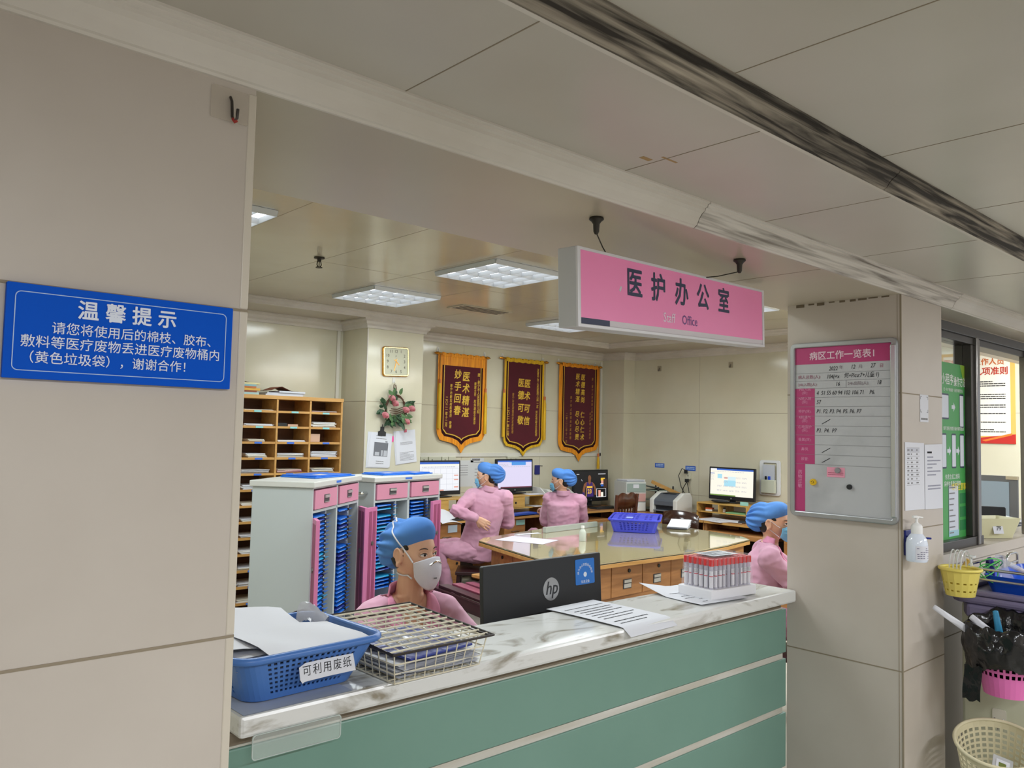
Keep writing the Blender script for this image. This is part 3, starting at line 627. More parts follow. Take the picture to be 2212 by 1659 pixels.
for (k,r),(w,h,c) in spec.items():
    stack(f'stack of papers on the {rn[r]} shelf of the bookcase, {cn[k]} column',cx(k)+rnd.uniform(-.01,.01),6.995,sz(r),w,.22,h,[wh[c],wh[(c+1)%3]])
for r in range(5,13): stack(f'papers on the {rn[r]} shelf of the bookcase beside the white cart',cx(1),6.99,sz(r),.25,.23,.02+.018*rnd.random(),[wh[r%3],wh[(r+1)%3]])
o=MB().box(-.055,.055,-.08,.08,0,.075).build('small_box',wh[4],None,loc=(cx(3)-.085,6.98,sz(2)+.001)); tag(o,'small beige carton in the third row of the end column','box')
o=MB().box(-.05,.05,-.08,.08,0,.03).build('small_box',blk,None,loc=(cx(2)-.09,6.98,sz(1)+.001)); tag(o,'small black box in the second row of the middle column','box')
o=MB().box(-.05,.05,-.08,.08,0,.02).build('small_box',wh[4],None,loc=(cx(2)+.02,6.98,sz(1)+.001)); tag(o,'flat pinkish box beside the black box in the bookcase','box')
for i,(c,w,h) in enumerate((('#a9c9c9',.30,.02),('#8a4a2c',.28,.016),('#d8a84a',.32,.022),('#c47038',.30,.014),('#8fb3b8',.30,.018),('#d8cf9c',.31,.016))):
    z=1.981+sum((.02,.016,.022,.014,.018,.016)[:i]); o=MB().cbox((0,0,h/2),(w,.24,h-.001)).build('folder',M('folder '+c,c,.6),None,loc=(2.99+rnd.uniform(-.015,.015),7.0,z),rot=(0,0,rnd.uniform(-.05,.05))); tag(o,['pale teal','brown','amber','orange','grey teal','cream'][i]+' folder in the pile on top of the bookcase','folder')
o=thing('paper_stack','grey and white papers under a curled brown sheet on top of the bookcase','paper',(3.42,7.0,1.981)); MB().box(-.2,.17,-.11,.11,0,.014).box(-.18,.19,-.10,.11,.015,.028).box(-.07,.19,-.115,.1,.029,.045).build('sheets',[wh[2]],o)
MB().grid(lambda u,v:(-.19+.32*u,-.11+.22*v,.047+.04*max(0,1-abs(u-.45)*3.2)),16,4).build('curled_sheet',M('brown sheet','#8c4a2c',.7),o,smooth=60)
o=MB().grid(lambda u,v:(.2*(u-.5),.2*(v-.5),.001+.06*(1-u)**2),10,4).build('curled_sheet',M('brown sheet','#8c4a2c',.7),None,loc=(2.97,7.0,2.09)); tag(o,'brown sheet curling up on the coloured folder pile','paper')
# ---------------------------------------------------------------- record carts with folders
CW2=M('cart white','#bcc4c6',.4); PK=M('cart pink','#d58fa8',.4); PK2=M('cart door pink','#d17ba6',.4); FB=M('folder blue','#1f6fd6',.35); FB2=M('folder cyan','#2aa3d8',.35); FB3=M('folder navy','#2b3f9a',.4)
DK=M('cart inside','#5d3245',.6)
def cart(label,x,y,a,h,doors,grp,cols,top_label):
    w,d=.92,.43
    t=thing('record_cart',label,'cart',(x,y,0),a)
    b=MB(); b.box(.004,.022,.004,d-.004,.1,h-.042); b.box(w-.022,w-.004,.004,d-.004,.1,h-.042); b.box(.02,w-.02,d-.02,d-.004,.1,h-.042); b.box(.02,w-.02,.01,d-.02,.1,.12); b.build('body',CW2,t,bevel=.002)
    b=MB(); b.box(.022,w-.022,.006,d-.03,h-.208,h-.19); b.box(w/2-.014,w/2+.014,.006,d-.03,.12,h-.042); b.box(.022,w-.022,.006,.02,h-.05,h-.042); b.build('divider',CW2,t)
    b=MB()
    for c in (0,1):
        x0=.024+c*(w/2-.01)
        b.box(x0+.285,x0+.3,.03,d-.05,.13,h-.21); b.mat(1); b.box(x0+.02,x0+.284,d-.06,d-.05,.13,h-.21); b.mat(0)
        for k in range(34): b.box(x0+.27,x0+.284,.03,.045,.14+k*.03,.146+k*.03)
    b.build('tray_rack',[M('rack white','#c3ccd3',.4),DK],t)
    s=MB().box(-.012,w+.012,-.014,d+.012,h-.04,h).build('top',M('cart top','#cfd0cc',.35),t,bevel=.006)
    MB().box(w*.42,w*.52,-.0155,-.0142,h-.028,h-.012).build('label_strip',BL2,s)
    for c in (0,1):
        x0=.035+c*(w/2-.006)
        dr=MB().box(x0,x0+w/2-.06,-.004,.2,h-.185,h-.06).build('drawer',PK,t,bevel=.002)
        b=MB(); xm=x0+w/4-.03; b.box(xm-.045,xm+.045,-.0075,-.0042,h-.15,h-.095); b.mat(1); b.box(xm-.04,xm+.04,-.016,-.0045,h-.118,h-.1); b.box(xm-.04,xm+.04,-.012,-.0045,h-.148,h-.143); b.build('handle',[M('handle dark','#4a4a4c',.4),M('handle silver','#c9c9c6',.3,.6)],dr,bevel=.001)
    for (hx,ang,kind) in doors:                      # narrow folding doors, hinged at hx on the front
        b=MB().at(TR(hx,-.012,0)@RZ(ang)); hw=.17; z0,z1=.16,h-.235
        b.box(0,hw,-.012,.012,z0,z1); b.mat(1); b.box(.022,hw/2-.008,-.0135,-.0121,z0+.03,z1-.03); b.box(hw/2+.008,hw-.022,-.0135,-.0121,z0+.03,z1-.03); b.box(.022,hw/2-.008,.0121,.0135,z0+.03,z1-.03); b.box(hw/2+.008,hw-.022,.0121,.0135,z0+.03,z1-.03)
        dd=b.build('door',[PK2,M('door groove','#9c4d70',.5)],t,bevel=.002)
        b=MB().at(TR(hx,-.012,0)@RZ(ang)); b.cyl((hw*.5,-.02,.78),(hw*.5,.02,.78),.018,n=8); b.build('lock',M('lock grey','#75756f',.4,.5),dd)
    if top_label: MB().tube([(-.0,.08,h-.13),(-.06,.08,h-.13),(-.06,.34,h-.13),(0,.34,h-.13)],.012,8).build('push_handle',chrome,t,smooth=60)
    for cx_,cy_ in ((.06,.06),(w-.06,.06),(.06,d-.06),(w-.06,d-.06)):
        b=MB(); b.cyl((cx_-.012,cy_,.04),(cx_+.012,cy_,.04),.04,n=14); b.box(cx_-.016,cx_+.016,cy_-.01,cy_+.01,.045,.1); b.build('castor',blk2,t)
    # folders: one thing each
    T=TR(x,y,0)@RZ(a); lab,n0=grp
    for c in (0,1):
        proto=None
        for k in range(cols[c]):
            z=h-.24-k*.0292; r=rnd.random()
            if r<.06: continue
            m=[FB,FB,FB,FB,FB,FB2,FB3][int(rnd.random()*7)] if c==0 else [FB,FB,FB,FB,FB,FB3][int(rnd.random()*6)]
            key=m.name
            o=FOLD.get(key)
            p=T@Vector((.046+c*(w/2-.01)+.13,.03,z))
            if o is None:
                o=thing('record_folder',lab[c],'folder',p,0,n0); FOLD[key]=o
                b=MB(); b.box(-.128,.128,-.028,.26,0,.0035); b.box(-.128,.05,-.020,.26,.0065,.0085); b._a([(-.128,-.032,-.003),(.05,-.034,.002),(.05,-.028,.004),(-.128,-.028,.004),(-.128,-.026,.007),(.05,-.026,.008)],[(0,1,2,3),(3,2,5,4),(0,3,4),(1,5,2)]); b._a([(.065,-.036,.004),(.135,-.04,.0075),(.13,-.026,.006),(.065,-.026,.0055)],[(0,1,2,3),(3,2,1,0)]); b.build('cover',m,o)
                MB().box(.048,.068,-.034,-.022,-.006,.0105).build('clip',blk,o)
                MB().box(-.11,-.02,-.0345,-.0335,.0,.0035).build('spine_label',M('spine pale','#9fc0ec',.5),o)
                o.rotation_euler=(0,0,a)
            else: o=dup(o,p,label=lab[c],group=n0)
            o.rotation_euler=(rnd.uniform(-.03,.05),rnd.uniform(-.02,.02),a+rnd.uniform(-.05,.05))
FOLD={}
cart('white record cart with pink drawers, turned, in front of the bookcase',2.60,4.80,math.radians(39.5),1.34,[(.012,-2.62,0),(.908,-2.51,0)],(('blue record folder in the nearer white cart, column by the open edge','blue record folder in the nearer white cart, column by the folded doors'),'folders in the nearer record cart'),(26,26),'')
cart('white record cart with pink drawers in front of the clock pier',3.60,5.63,math.radians(17),1.30,[(.015,-2.875,0),(.90,-2.95,0)],(('blue record folder in the farther white cart, tall column above the masked nurse','blue record folder in the farther white cart, short column beside the door'),'folders in the farther record cart'),(24,9),'handle')
for (x,y,z,a,l,s) in ((2.93,5.33,1.341,.45,'large blue folder lying on top of the nearer record cart',(.5,.3)),(3.95,5.98,1.301,.2,'blue folder lying on top of the farther record cart',(.36,.26)),(4.25,6.0,1.301,.4,'second blue folder overlapping on the farther record cart',(.3,.22))):
    o=thing('blue_folder',l,'folder',(x,y,z+.0005),a); MB().box(-s[0]/2,s[0]/2,-s[1]/2,s[1]/2,0,.008).box(-s[0]/2+.04,s[0]/2-.02,-s[1]/2+.02,s[1]/2+.02,.0085,.015).build('cover',FB,o,bevel=.002)
    MB().box(-.08,.02,-.06,.0,.0151,.0155).build('label',M('folder tag','#d8c6b8',.6),o)
# ---------------------------------------------------------------- desks
def desk(label,x,y,rz,w,d,peds,tray=None,cards=()):
    t=thing('office_desk',label,'desk',(x,y,0),rz)
    MB().box(0,w,0,d,.735,.76).build('desk_top',oak,t,bevel=.003)
    MB().box(0,w,-.0015,.0,.7355,.7595).build('edge_strip',oak_l,t)
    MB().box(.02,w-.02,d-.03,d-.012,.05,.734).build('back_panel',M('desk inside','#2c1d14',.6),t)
    MB().box(0,.02,.03,d-.012,0,.734).build('side_panel',oak,t); MB().box(w-.02,w,.03,d-.012,0,.734).build('side_panel',oak,t)
    for (a,c,drawers) in peds:
        MB().box(a+.001,c-.001,.045,d-.035,.02,.733).build('pedestal',oak,t)
        n=drawers; H=.70/n
        for k in range(n):
            z1=.73-k*H; q=MB().box(a+.004,c-.004,.025,.044,z1-H+.004,z1).build('drawer',oak,t,bevel=.002)
            MB().cyl((a+.05 if k%2==0 else c-.05,.026,z1-.06),(a+.05 if k%2==0 else c-.05,.018,z1-.06),.013,n=12).build('lock',blk,q)
            if k<2: b=MB().tube([((a+c)/2-.05,.025,z1-.13),((a+c)/2-.05,.008,z1-.13),((a+c)/2+.05,.008,z1-.13),((a+c)/2+.05,.025,z1-.13)],.005,6); b.build('handle',steel,q,smooth=60)
    if tray: MB().box(tray[0],tray[1],-.03,.35,.60,.66).build('keyboard_tray',oak,t,bevel=.012)
    for (cx_,z,w_,h_,m) in cards: MB().box(cx_-w_/2,cx_+w_/2,.0195,.0245,z-h_/2,z+h_/2).build('card',m,t)
    return t
cardm=M('desk card','#b9c8d2',.5); cardg=M('green card','#9ad0c2',.5)
desk('oak desk along the back wall under the first banner',4.90,6.60,0,1.72,.585,[(.03,.42,2),(1.02,1.34,2)],None,[(.30,.68,.12,.075,cardm),(1.26,.69,.13,.055,cardg)])
desk('oak desk along the back wall under the last banner',6.63,6.60,0,1.50,.585,[],(.25,.98))
desk('oak desk along the side wall under the printer',7.65,6.59,-PI/2,1.35,.715,[(.42,.9,2)],None,[(.36,.66,.03,.05,cardg)])
desk('oak desk along the side wall under the monitor on the stand',7.65,5.23,-PI/2,1.7,.715,[(.95,1.4,2)],(.05,.8))
# ---------------------------------------------------------------- conference table with glass top
t=thing('conference_table','large oak meeting table with a reflecting glass top in the middle of the office','table',(0,0,0))
out=[(4.02,3.84),(4.65,3.83),(5.4,3.80),(6.0,3.86),(6.5,3.95),(6.62,4.1),(6.72,4.5),(6.80,5.0),(6.86,5.3),(6.75,5.62),(6.2,5.62),(5.33,5.52),(4.52,5.33),(4.38,5.22)]
def inset(p,d):
    c=Vector((sum(x for x,y in p)/len(p),sum(y for x,y in p)/len(p))); r=[]
    for x,y in p: v=Vector((x,y))-c; r.append(tuple(c+v*(1-d/v.length)))
    return r
MB().prism(out,.735,.766).build('table_top',oak_l,t,bevel=.004)
MB().prism(inset(out,.012),.7665,.7705).build('top_felt',M('table dark felt','#7c6a40',.5),t)
MB().prism(inset(out,.004),.771,.780).build('glass_top',M('table glass','#b3a578',.015,spec=1.0,coat=1.0,ior=2.2),t)
MB().prism(inset(out,.001),.7665,.7708).build('glass_edge',M('glass edge','#14201c',.2),t)
n_=len(out); body=inset(out,.16)
MB().prism(body,.45,.734).build('apron',oak,t)
MB().prism(inset(out,.5),.0,.449).build('plinth',oak,t)
MB().box(4.13,4.4,4.25,5.0,.535,.56).build('side_shelf',oak_l,t,bevel=.003)
def drawers(P,Q,n,z0=.50,z1=.725):
    P=Vector(P);Q=Vector(Q); L=(Q-P).length; a=math.atan2((Q-P).y,(Q-P).x)
    for k in range(n):
        w=L/n; T=TR(P.x,P.y,0)@RZ(a)@TR(k*w,0,0)
        q=MB().at(T).box(.004,w-.004,-.028,.03,z0,z1).build('drawer',oak,t,bevel=.002)
        MB().at(T).cyl((w/2+.02,-.028,z1-.045),(w/2+.02,-.036,z1-.045),.014,n=10).build('lock',blk,q)
        MB().at(T).mat(0).box(w/2-.05,w/2+.05,-.032,-.0282,z0+.05,z0+.12).mat(1).box(w/2-.043,w/2+.043,-.037,-.0322,z0+.093,z0+.114).box(w/2-.043,w/2+.043,-.034,-.0322,z0+.056,z0+.085).build('handle',[M('handle dark','#4a4a4c',.4),M('handle silver','#c9c9c6',.3,.6)],q,bevel=.001)
drawers((4.17,3.915),(6.45,4.01),6)
drawers((4.47,5.12),(4.15,3.97),3)
# ---------------------------------------------------------------- things on the table
BV=M('violet blue plastic','#3d46c8',.35)
tb=tray_basket('plastic_basket','violet blue plastic basket standing on the glass table',(6.18,5.0,.7825),.05,.62,.46,.116,.035,BV,6,.03,rim=.014,r=.04,hole=.55); tb.rotation_euler=(0,0,.62)
b=MB(); holed_wall(b,lambda u,v:Vector((.58*(u-.5),.42*(v-.5),.1165+.012*(1-abs(2*u-1)))),16,10,lambda i,j:(i%4!=0 and j%3!=0),.002,.6); b.build('lid',BV,tb)
MB().box(-.22,-.05,.02,.08,.1245,.1255).build('label_strip',M('basket label pale','#8f9ee8',.5),tb)
o=thing('paper_bundle','clipped bundle of white papers beside the violet blue basket','paper',(6.66,4.84,.7815),.5)
b=MB()
for k in range(7): b.grid(lambda u,v:(.3*(u-.5),.2*(v-.5),.006+.007*k*(.4+.9*u)+.01*u*u*(k%3)),6,2)
b.build('sheets',[wh[0]],o); MB().box(.03,.07,-.03,.03,.0,.045).build('clip',blk,o)
o=thing('plastic_bottle','small clear plastic bottle standing on the glass table','bottle',(5.12,4.72,.781))
MB().lathe([(0,0),(.028,0),(.03,.004),(.03,.075),(.02,.095),(.013,.1),(.013,.112),(0,.112)],16).build('bottle',M('milky clear plastic','#cfd6cc',.2,alpha=.75),o,smooth=50); MB().lathe([(0,.108),(.015,.108),(.015,.128),(0,.128)],14).build('cap',white,o,smooth=40)
sheet('loose_sheet','pale sheet of paper lying on the near end of the glass table','paper',(4.75,5.02,.7812),.35,.32,.45,m=M('lilac paper','#cfcad9',.7))
sheet('loose_sheet','narrow white card lying on the glass table behind the pale sheet','paper',(5.05,5.32,.7812),-.1,.26,.06)
o=thing('display_stand','low clear plastic stand lying at the back edge of the glass table','stand',(5.62,5.33,.7815),.1); MB().box(-.4,.4,-.02,.02,0,.05).build('stand',M('clear grey plastic','#b9c4b8',.15,alpha=.6),o,bevel=.004)
# ---------------------------------------------------------------- seats
def slat_chair(label,x,y,rz,h=1.03):
    t=thing('slat_back_chair',label,'chair',(x,y,0),rz)
    MB().prism([(-.21,0),(.21,0),(.2,.42),(-.2,.42)],.43,.455).build('seat',darkwood,t,bevel=.006)
    for sx in (-1,1):
        MB().tube([(sx*.195,.02,0),(sx*.195,.0,.45),(sx*.205,-.05,h)],[.018,.022,.02],8).build('leg',darkwood,t,smooth=60); MB().tube([(sx*.18,.4,0),(sx*.18,.4,.43)],[.016,.021],8).build('leg',darkwood,t,smooth=60)
    b=MB(); b.grid(lambda u,v:(-.2+.4*u,-.052+.03*math.sin(PI*u)*-.6+ (-.0+.045*(1-v))*.4,h-.16+v*(.15+.02*math.sin(PI*u)-.015*math.cos(4*PI*u))),18,3); b2=b.build('top_rail',darkwood,t,smooth=60); s=b2.modifiers.new('s','SOLIDIFY'); s.thickness=.022
    for k in range(6): x_=-.145+.058*k; MB().tube([(x_,-.005,.47),(x_,-.03,.7),(x_,-.04,h-.15)],.013,6).build('slat',darkwood,t,smooth=60)
    return t
slat_chair('reddish wooden slat back chair at the far end of the glass table',7.02,5.86,.12)
t=thing('wooden_chair','dark brown chair with a solid rounded back at the end of the glass table','chair',(7.03,5.08,0),-PI/2+.1)
MB().prism([(-.21,0),(.21,0),(.2,.42),(-.2,.42)],.43,.455).build('seat',darkwood,t,bevel=.006)
b=MB(); b.grid(lambda u,v:(-.215+.43*u,-.03-.045*math.sin(PI*u),.5+v*(.37+.05*math.sin(PI*u)**.5)),20,4); q=b.build('backrest',M('dark varnished wood','#33201a',.2,coat=.5),t,smooth=60); s=q.modifiers.new('s','SOLIDIFY'); s.thickness=.025
for sx in (-1,1): MB().tube([(sx*.19,.0,0),(sx*.19,-.02,.55)],.02,8).build('leg',darkwood,t,smooth=60); MB().tube([(sx*.18,.4,0),(sx*.18,.4,.43)],.018,8).build('leg',darkwood,t,smooth=60)
BW=M('bench dark wood','#3d2226',.3,nz=(2,5,.5),col2='#2c181b',stretch=(7,1,7)); BT=M('bench worn slats','#a0566a',.3,nz=(2,5,.5),col2='#74374a',stretch=(7,1,7))
t=thing('slatted_bench','dark wooden bench with reddish slats beside the glass table','bench',(3.60,3.80,0),-.17)
for k in range(4): MB().box(.03+.12*k,.115+.12*k,0,1.28,.478,.498).build('slat',BT if k else BW,t,bevel=.003)
for y_ in (.02,1.28): MB().box(0,.5,y_,y_+.05,.43,.477).build('cross_rail',BW,t)
MB().box(.0,.03,.0,1.28,.39,.477).build('side_rail',BW,t); MB().box(.47,.5,.0,1.28,.39,.477).build('side_rail',BW,t)
for x_ in (.0,.43):
    for y_ in (.08,1.2): MB().box(x_,x_+.07,y_,y_+.07,0,.429).build('leg',BW,t,bevel=.003)
t=thing('round_back_chair','dark chair with a curved rounded back rising behind the blue basket','chair',(1.38,3.02,0),.75)
b=MB(); b.grid(lambda u,v:(.25*math.sin(PI*(u-.5)*.95),-.25*math.cos(PI*(u-.5)*.95),.48+v*(.39+.115*math.sin(PI*u)**.6)),24,4); q=b.build('backrest',M('dark varnished wood','#33201a',.2,coat=.5),t,smooth=60); s=q.modifiers.new('s','SOLIDIFY'); s.thickness=.03
MB().lathe([(0,.42),(.23,.42),(.24,.44),(.23,.46),(0,.46)],24).build('seat',darkwood,t,smooth=40)
for k in range(4): a=PI/4+k*PI/2; MB().tube([(.2*math.cos(a),.2*math.sin(a),.42),(.23*math.cos(a),.23*math.sin(a),0)],.018,8).build('leg',darkwood,t,smooth=60)
def stool(label,x,y,rz,h=.43,r=.19):
    t=thing('stool',label,'stool',(x,y,0),rz); MB().box(-r,r,-r,r,h-.03,h).build('seat',BW,t,bevel=.004)
    for sx in (-1,1):
        for sy in (-1,1): MB().tube([(sx*(r-.03),sy*(r-.03),h-.03),(sx*(r-.01),sy*(r-.01),0)],.018,6).build('leg',BW,t)
    return t
stool('dark square stool under the nurse with a hand on her back',4.92,5.88,.83,.40)
stool('dark square stool under the nurse writing at the back desk',6.17,6.02,.15,.40)
stool('dark stool under the nurse beside the tiled column',4.62,2.66,.3,.40)
stool('dark stool under the masked nurse at the marble counter',1.74,2.47,.3,.32)
# ---------------------------------------------------------------- banners on the back wall
VEL=M('maroon velvet','#56101f',.75,nz=(2,3),col2='#4a0c1a',spec=.2,sheen=.3); VEL2=M('dark velvet margin','#2c0a10',.8,spec=.2); GOLD=M('gold print','#d9b13c',.4); GOLD2=M('dull gold print','#a9782e',.5)
def fringe_m(n,c1,c2): return M(n,c1,.6,nz=(60,3),col2=c2,stretch=(1,1,.06),bump=(60,.5))
FO=fringe_m('orange fringe','#f2a01e','#d07a10'); FYL=fringe_m('yellow fringe','#e2b61c','#c39312')
gold=M('gilt metal','#c98a2e',.25,.9)
def half(a,h1,f=0,k=1):
    return [(a+f,0),(a+f,-h1),(a+f-.012,-h1-.045-f*.3),(a+f-.05,-h1-.085-f*.7),(a-.12,-h1-.095-f),(.13,-h1-.105-f),(.055,-h1-.135-f*1.1),(0,-h1-.185-f*1.6)]
def banner(label,xc,ztop,a,h1,f,fm,big,small,tass,band):
    t=thing('silk_banner',label,'banner',(xc,YB-.03,ztop))
    full=lambda hh:[(x,y) for x,y in hh]+[(-x,y) for x,y in hh[-2::-1]]
    b=MB().at(FY); I=full(half(a,h1)); b.prism(I,-.002,.002); b.mat(1)
    def inset(q): return full([(x-(q if x>0 else 0),y+(q*1.0 if i>1 else 0)+(q*.9 if i==7 else 0)) for i,(x,y) in enumerate(half(a,h1))])
    r0,r1=inset(.028),inset(.037); ring(b,r0,r1,.0021,.003)
    b.mat(2); ring(b,I,inset(.026),.0021,.0026)
    cl=b.build('cloth',[VEL,GOLD,VEL2],t)
    b=MB().at(FY); O=full(half(a,h1,f))
    # fringe: hanging strips with a rippled lower edge
    ring(b,O,full(half(a,h1,-.004)),-.003,.0032); b.mat(0)
    if band: b.box(-a-f*.6,a+f*.6,-band,.004,.002,.006)
    b.build('fringe',fm,t)
    b=MB(); b.cyl((-a-.06,0,.012),(a+.06,0,.012),.011,n=12)
    for s in (-1,1): b.T=TR(s*(a+.05),0,.012)@RY(s*PI/2); b.lathe([(.011,0),(.017,.006),(.017,.018),(.012,.024),(.016,.03),(.008,.05),(0,.066)],12)
    b.build('rod',gold,t,smooth=50)
    b=MB().at(FY); b.grid(lambda u,v:(-a-.01+(2*a+.02)*u,.026-.05*v+.004*math.sin(40*u),.006+.009*math.sin(PI*v)),30,5); b.build('sleeve',fm,t,smooth=60)
    for s,L0,L1 in tass:
        x=s*(a+.035); b=MB(); b.tube([(x,-.012,0),(x,-.014,-L0)],.004,6); b.mat(1); b.cyl((x,-.014,-L0),(x,-.014,-L0-.045),.014,n=10); b.mat(2); b.tube([(x,-.014,-L0-.045),(x,-.016,-L0-.1),(x,-.016,-L1)],[.014,.019,.021],10); b.build('tassel',[GOLD2,M('tassel knot','#c26a3a',.6),FYL],t,smooth=60)
    it=[]
    for (s,x,y,size,pitch,m) in big+small:
        for k,c in enumerate(s):
            if c!=' ': it.append((c,x,y-k*pitch,size,.02 if size>.06 else .012,'CENTER',m,.92 if size>.06 else .8,1,.12))
    lettering('lettering',it,[GOLD,GOLD2],t,FY@TR(0,0,.0031))
    return t
banner('maroon silk banner with wide orange fringe, nearest to the clock pier',5.72,2.545,.30,.83,.055,FO,[('医术精湛',.045,-.235,.118,.137,0),('妙手回春',-.075,-.215,.112,.137,0)],
  [('赠:普宁市人民医院儿科',.235,-.20,.046,.043,0),('谢城主任 陈伟雄医生惠存',.185,-.305,.042,.041,0),('普宁市新坛村陈俊佳 敬赠',-.165,-.345,.042,.042,0),('二〇二一年十二月',-.225,-.49,.044,.043,0)],[(-1,.28,.83),(1,.35,.88)],.115)
banner('maroon silk banner with narrow yellow fringe between the two orange ones',6.685,2.565,.305,.93,.028,FYL,[('医术可信',.045,-.28,.112,.152,0),('医德可敬',-.06,-.275,.112,.152,0)],
  [('送普宁市人民医院儿科一区',.225,-.10,.044,.041,0),('刘志伟副主任医师',.21,-.62,.042,.04,0),('普宁市里湖镇和安家属敬赠',-.185,-.42,.042,.041,1),('二〇二一年三月',-.255,-.60,.046,.05,0)],[(-1,.36,.93),(1,.42,.96)],0)
banner('maroon silk banner with orange fringe beside the corner pier',7.675,2.575,.33,.97,.055,FO,[('医德高尚 仁心仁术',.055,-.15,.086,.098,0),('医术精湛 尽心尽责',-.045,-.145,.086,.098,0)],
  [('赠:普宁人民医院儿科全体',.24,-.16,.04,.048,1),('医务护理人员惠存',.205,-.62,.038,.045,1),('普宁市占陇镇吴家属敬赠',-.165,-.42,.042,.052,1),('二零二二年十一月',-.24,-.64,.044,.05,1)],[(1,1.14,1.34)],0)
hk=M('clear hook white','#d9d9d2',.25)
for x,z,l in ((5.38,2.60,'first'),(6.06,2.60,'second'),(6.34,2.61,'third'),(7.02,2.61,'fourth'),(7.30,2.62,'fifth'),(8.00,2.62,'sixth')):
    o=thing('adhesive_hook',f'small white adhesive hook holding a banner rod, {l} from the clock pier','hook',(x,YB-.001,z)); MB().at(FY).prism(rrect(.03,.05,.004,2),0,.003).build('plate',hk,o); MB().tube([(0,-.004,.01),(0,-.007,-.028),(0,-.02,-.045),(0,-.03,-.03)],.0025,6).build('wire',chrome,o,smooth=60)
# white rails of the panel behind the banners
struct('trim_7',MB().box(4.98,8.13,YB-.012,YB-.0005,1.40,1.445).box(4.975,5.01,YB-.012,YB-.0005,1.445,2.66).box(8.10,8.135,YB-.012,YB-.0005,1.2,2.66),M('white rail','#d5d3c8',.4),bevel=.002)
# clock, hook, wreath, clipped papers on the pier
PF=6.726
t=thing('wall_clock','square gold-rimmed wall clock on the tiled pier','clock',(4.493,PF,2.371),rot=(0,-.035,0))
b=MB().at(FY); b.prism(rrect(.31,.30,.03),.001,.022); b.build('case',gold,t,bevel=.006)
b=MB().at(FY); b.prism(rrect(.275,.265,.02),.02,.0235); b.build('dial',M('clock dial','#cfcfb8',.4),t)
it=[]
for n in range(1,13):
    a=PI/2-n*PI/6; k=.100/max(abs(math.cos(a)),abs(math.sin(a)),.72); it.append((str(n),k*math.cos(a),k*math.sin(a),.042,.008))
it.append(('JK',0,.055,.018,.006))
lettering('lettering',it,M('clock numerals','#4f4a3c',.5),t,FY@TR(0,0,.0239))
for nm,a,L,w in (('minute_hand',-1.83,.095,.006),('hour_hand',-.75,.05,.007)):
    MB().at(FY@TR(0,0,.0245)@RZ(a)).prism([(-.03,-w/2),(L,-w/2),(L,w/2),(-.03,w/2)],0,.0015).build(nm,gold,t)
b=MB().at(FY); ring(b,rrect(.30,.29,.026),rrect(.272,.262,.02),.022,.030); b.build('bezel',M('bright gilt','#d9cfa4',.22,.75),t,bevel=.003)
o=thing('adhesive_hook','small white adhesive hook under the clock holding the flower wreath','hook',(4.487,PF,2.185)); MB().at(FY).prism(rrect(.034,.05,.004,2),0,.003).build('plate',hk,o); MB().tube([(0,-.004,-.015),(0,-.012,-.04),(0,-.024,-.045),(0,-.028,-.03)],.0025,6).build('wire',chrome,o,smooth=60)
t=thing('flower_wreath','twig wreath of pink artificial roses and green leaves under the clock','wreath',(4.497,PF-.035,1.90))
rr=random.Random(11)
b=MB()
for k in range(5): b.tube([((.115+.012*rr.uniform(-1,1))*math.cos(a),rr.uniform(-.012,.012),(.13+.012*rr.uniform(-1,1))*math.sin(a)) for a in [2*PI*i/22 for i in range(22)]],.005,5,closed=True)
for k in range(6): b.tube([(-.07+rr.uniform(-.02,.02),-.01,-.10+.02*k),(.0,-.02,-.115+.022*k),(.09,-.01,-.075+.02*k)],.004,5)
b.tube([(-.01,0,.13),(-.005,-.005,.2),(-.01,-.005,.235),(-.028,-.0,.24),(-.03,0,.2)],.006,6)
b.build('twig_ring',M('twig brown','#5a3d2c',.7),t,smooth=60)
def leafmesh(b,p,d,L,w):
    d=Vector(d).normalized(); s=d.cross(Vector((0,-1,.2))).normalized(); n=d.cross(s)
    P=[Vector(p)+d*L*q+s*w*g+n*.012*h for q,g,h in ((0,0,0),(.3,.5,.6),(.65,.42,1),(1,0,.2),(.65,-.42,1),(.3,-.5,.6))]; m=Vector(p)+d*L*.5
    b._a([*P,m],[(0,1,6),(1,2,6),(2,3,6),(3,4,6),(4,5,6),(5,0,6)])
b=MB()
for i in range(46):
    a=rr.uniform(0,2*PI); r_=rr.uniform(.07,.15); 
    if .5<a<1.5 and rr.random()<.7: continue
    b.m=i%2; leafmesh(b,(r_*math.cos(a),rr.uniform(-.04,.0),r_*1.1*math.sin(a)-.01),(math.cos(a+rr.uniform(-1,1)),rr.uniform(-.5,.1),math.sin(a+rr.uniform(-1,1))),rr.uniform(.06,.1),rr.uniform(.03,.05))
for i in range(16): b.m=i%2; leafmesh(b,(rr.uniform(-.07,.07),rr.uniform(-.05,-.02),rr.uniform(-.13,-.04)),(rr.uniform(-1,1),rr.uniform(-.4,0),rr.uniform(-1,.1)),rr.uniform(.07,.10),rr.uniform(.035,.05))
b.build('leaves',[M('leaf dark green','#2d4b30',.5),M('leaf green','#55774a',.5)],t)
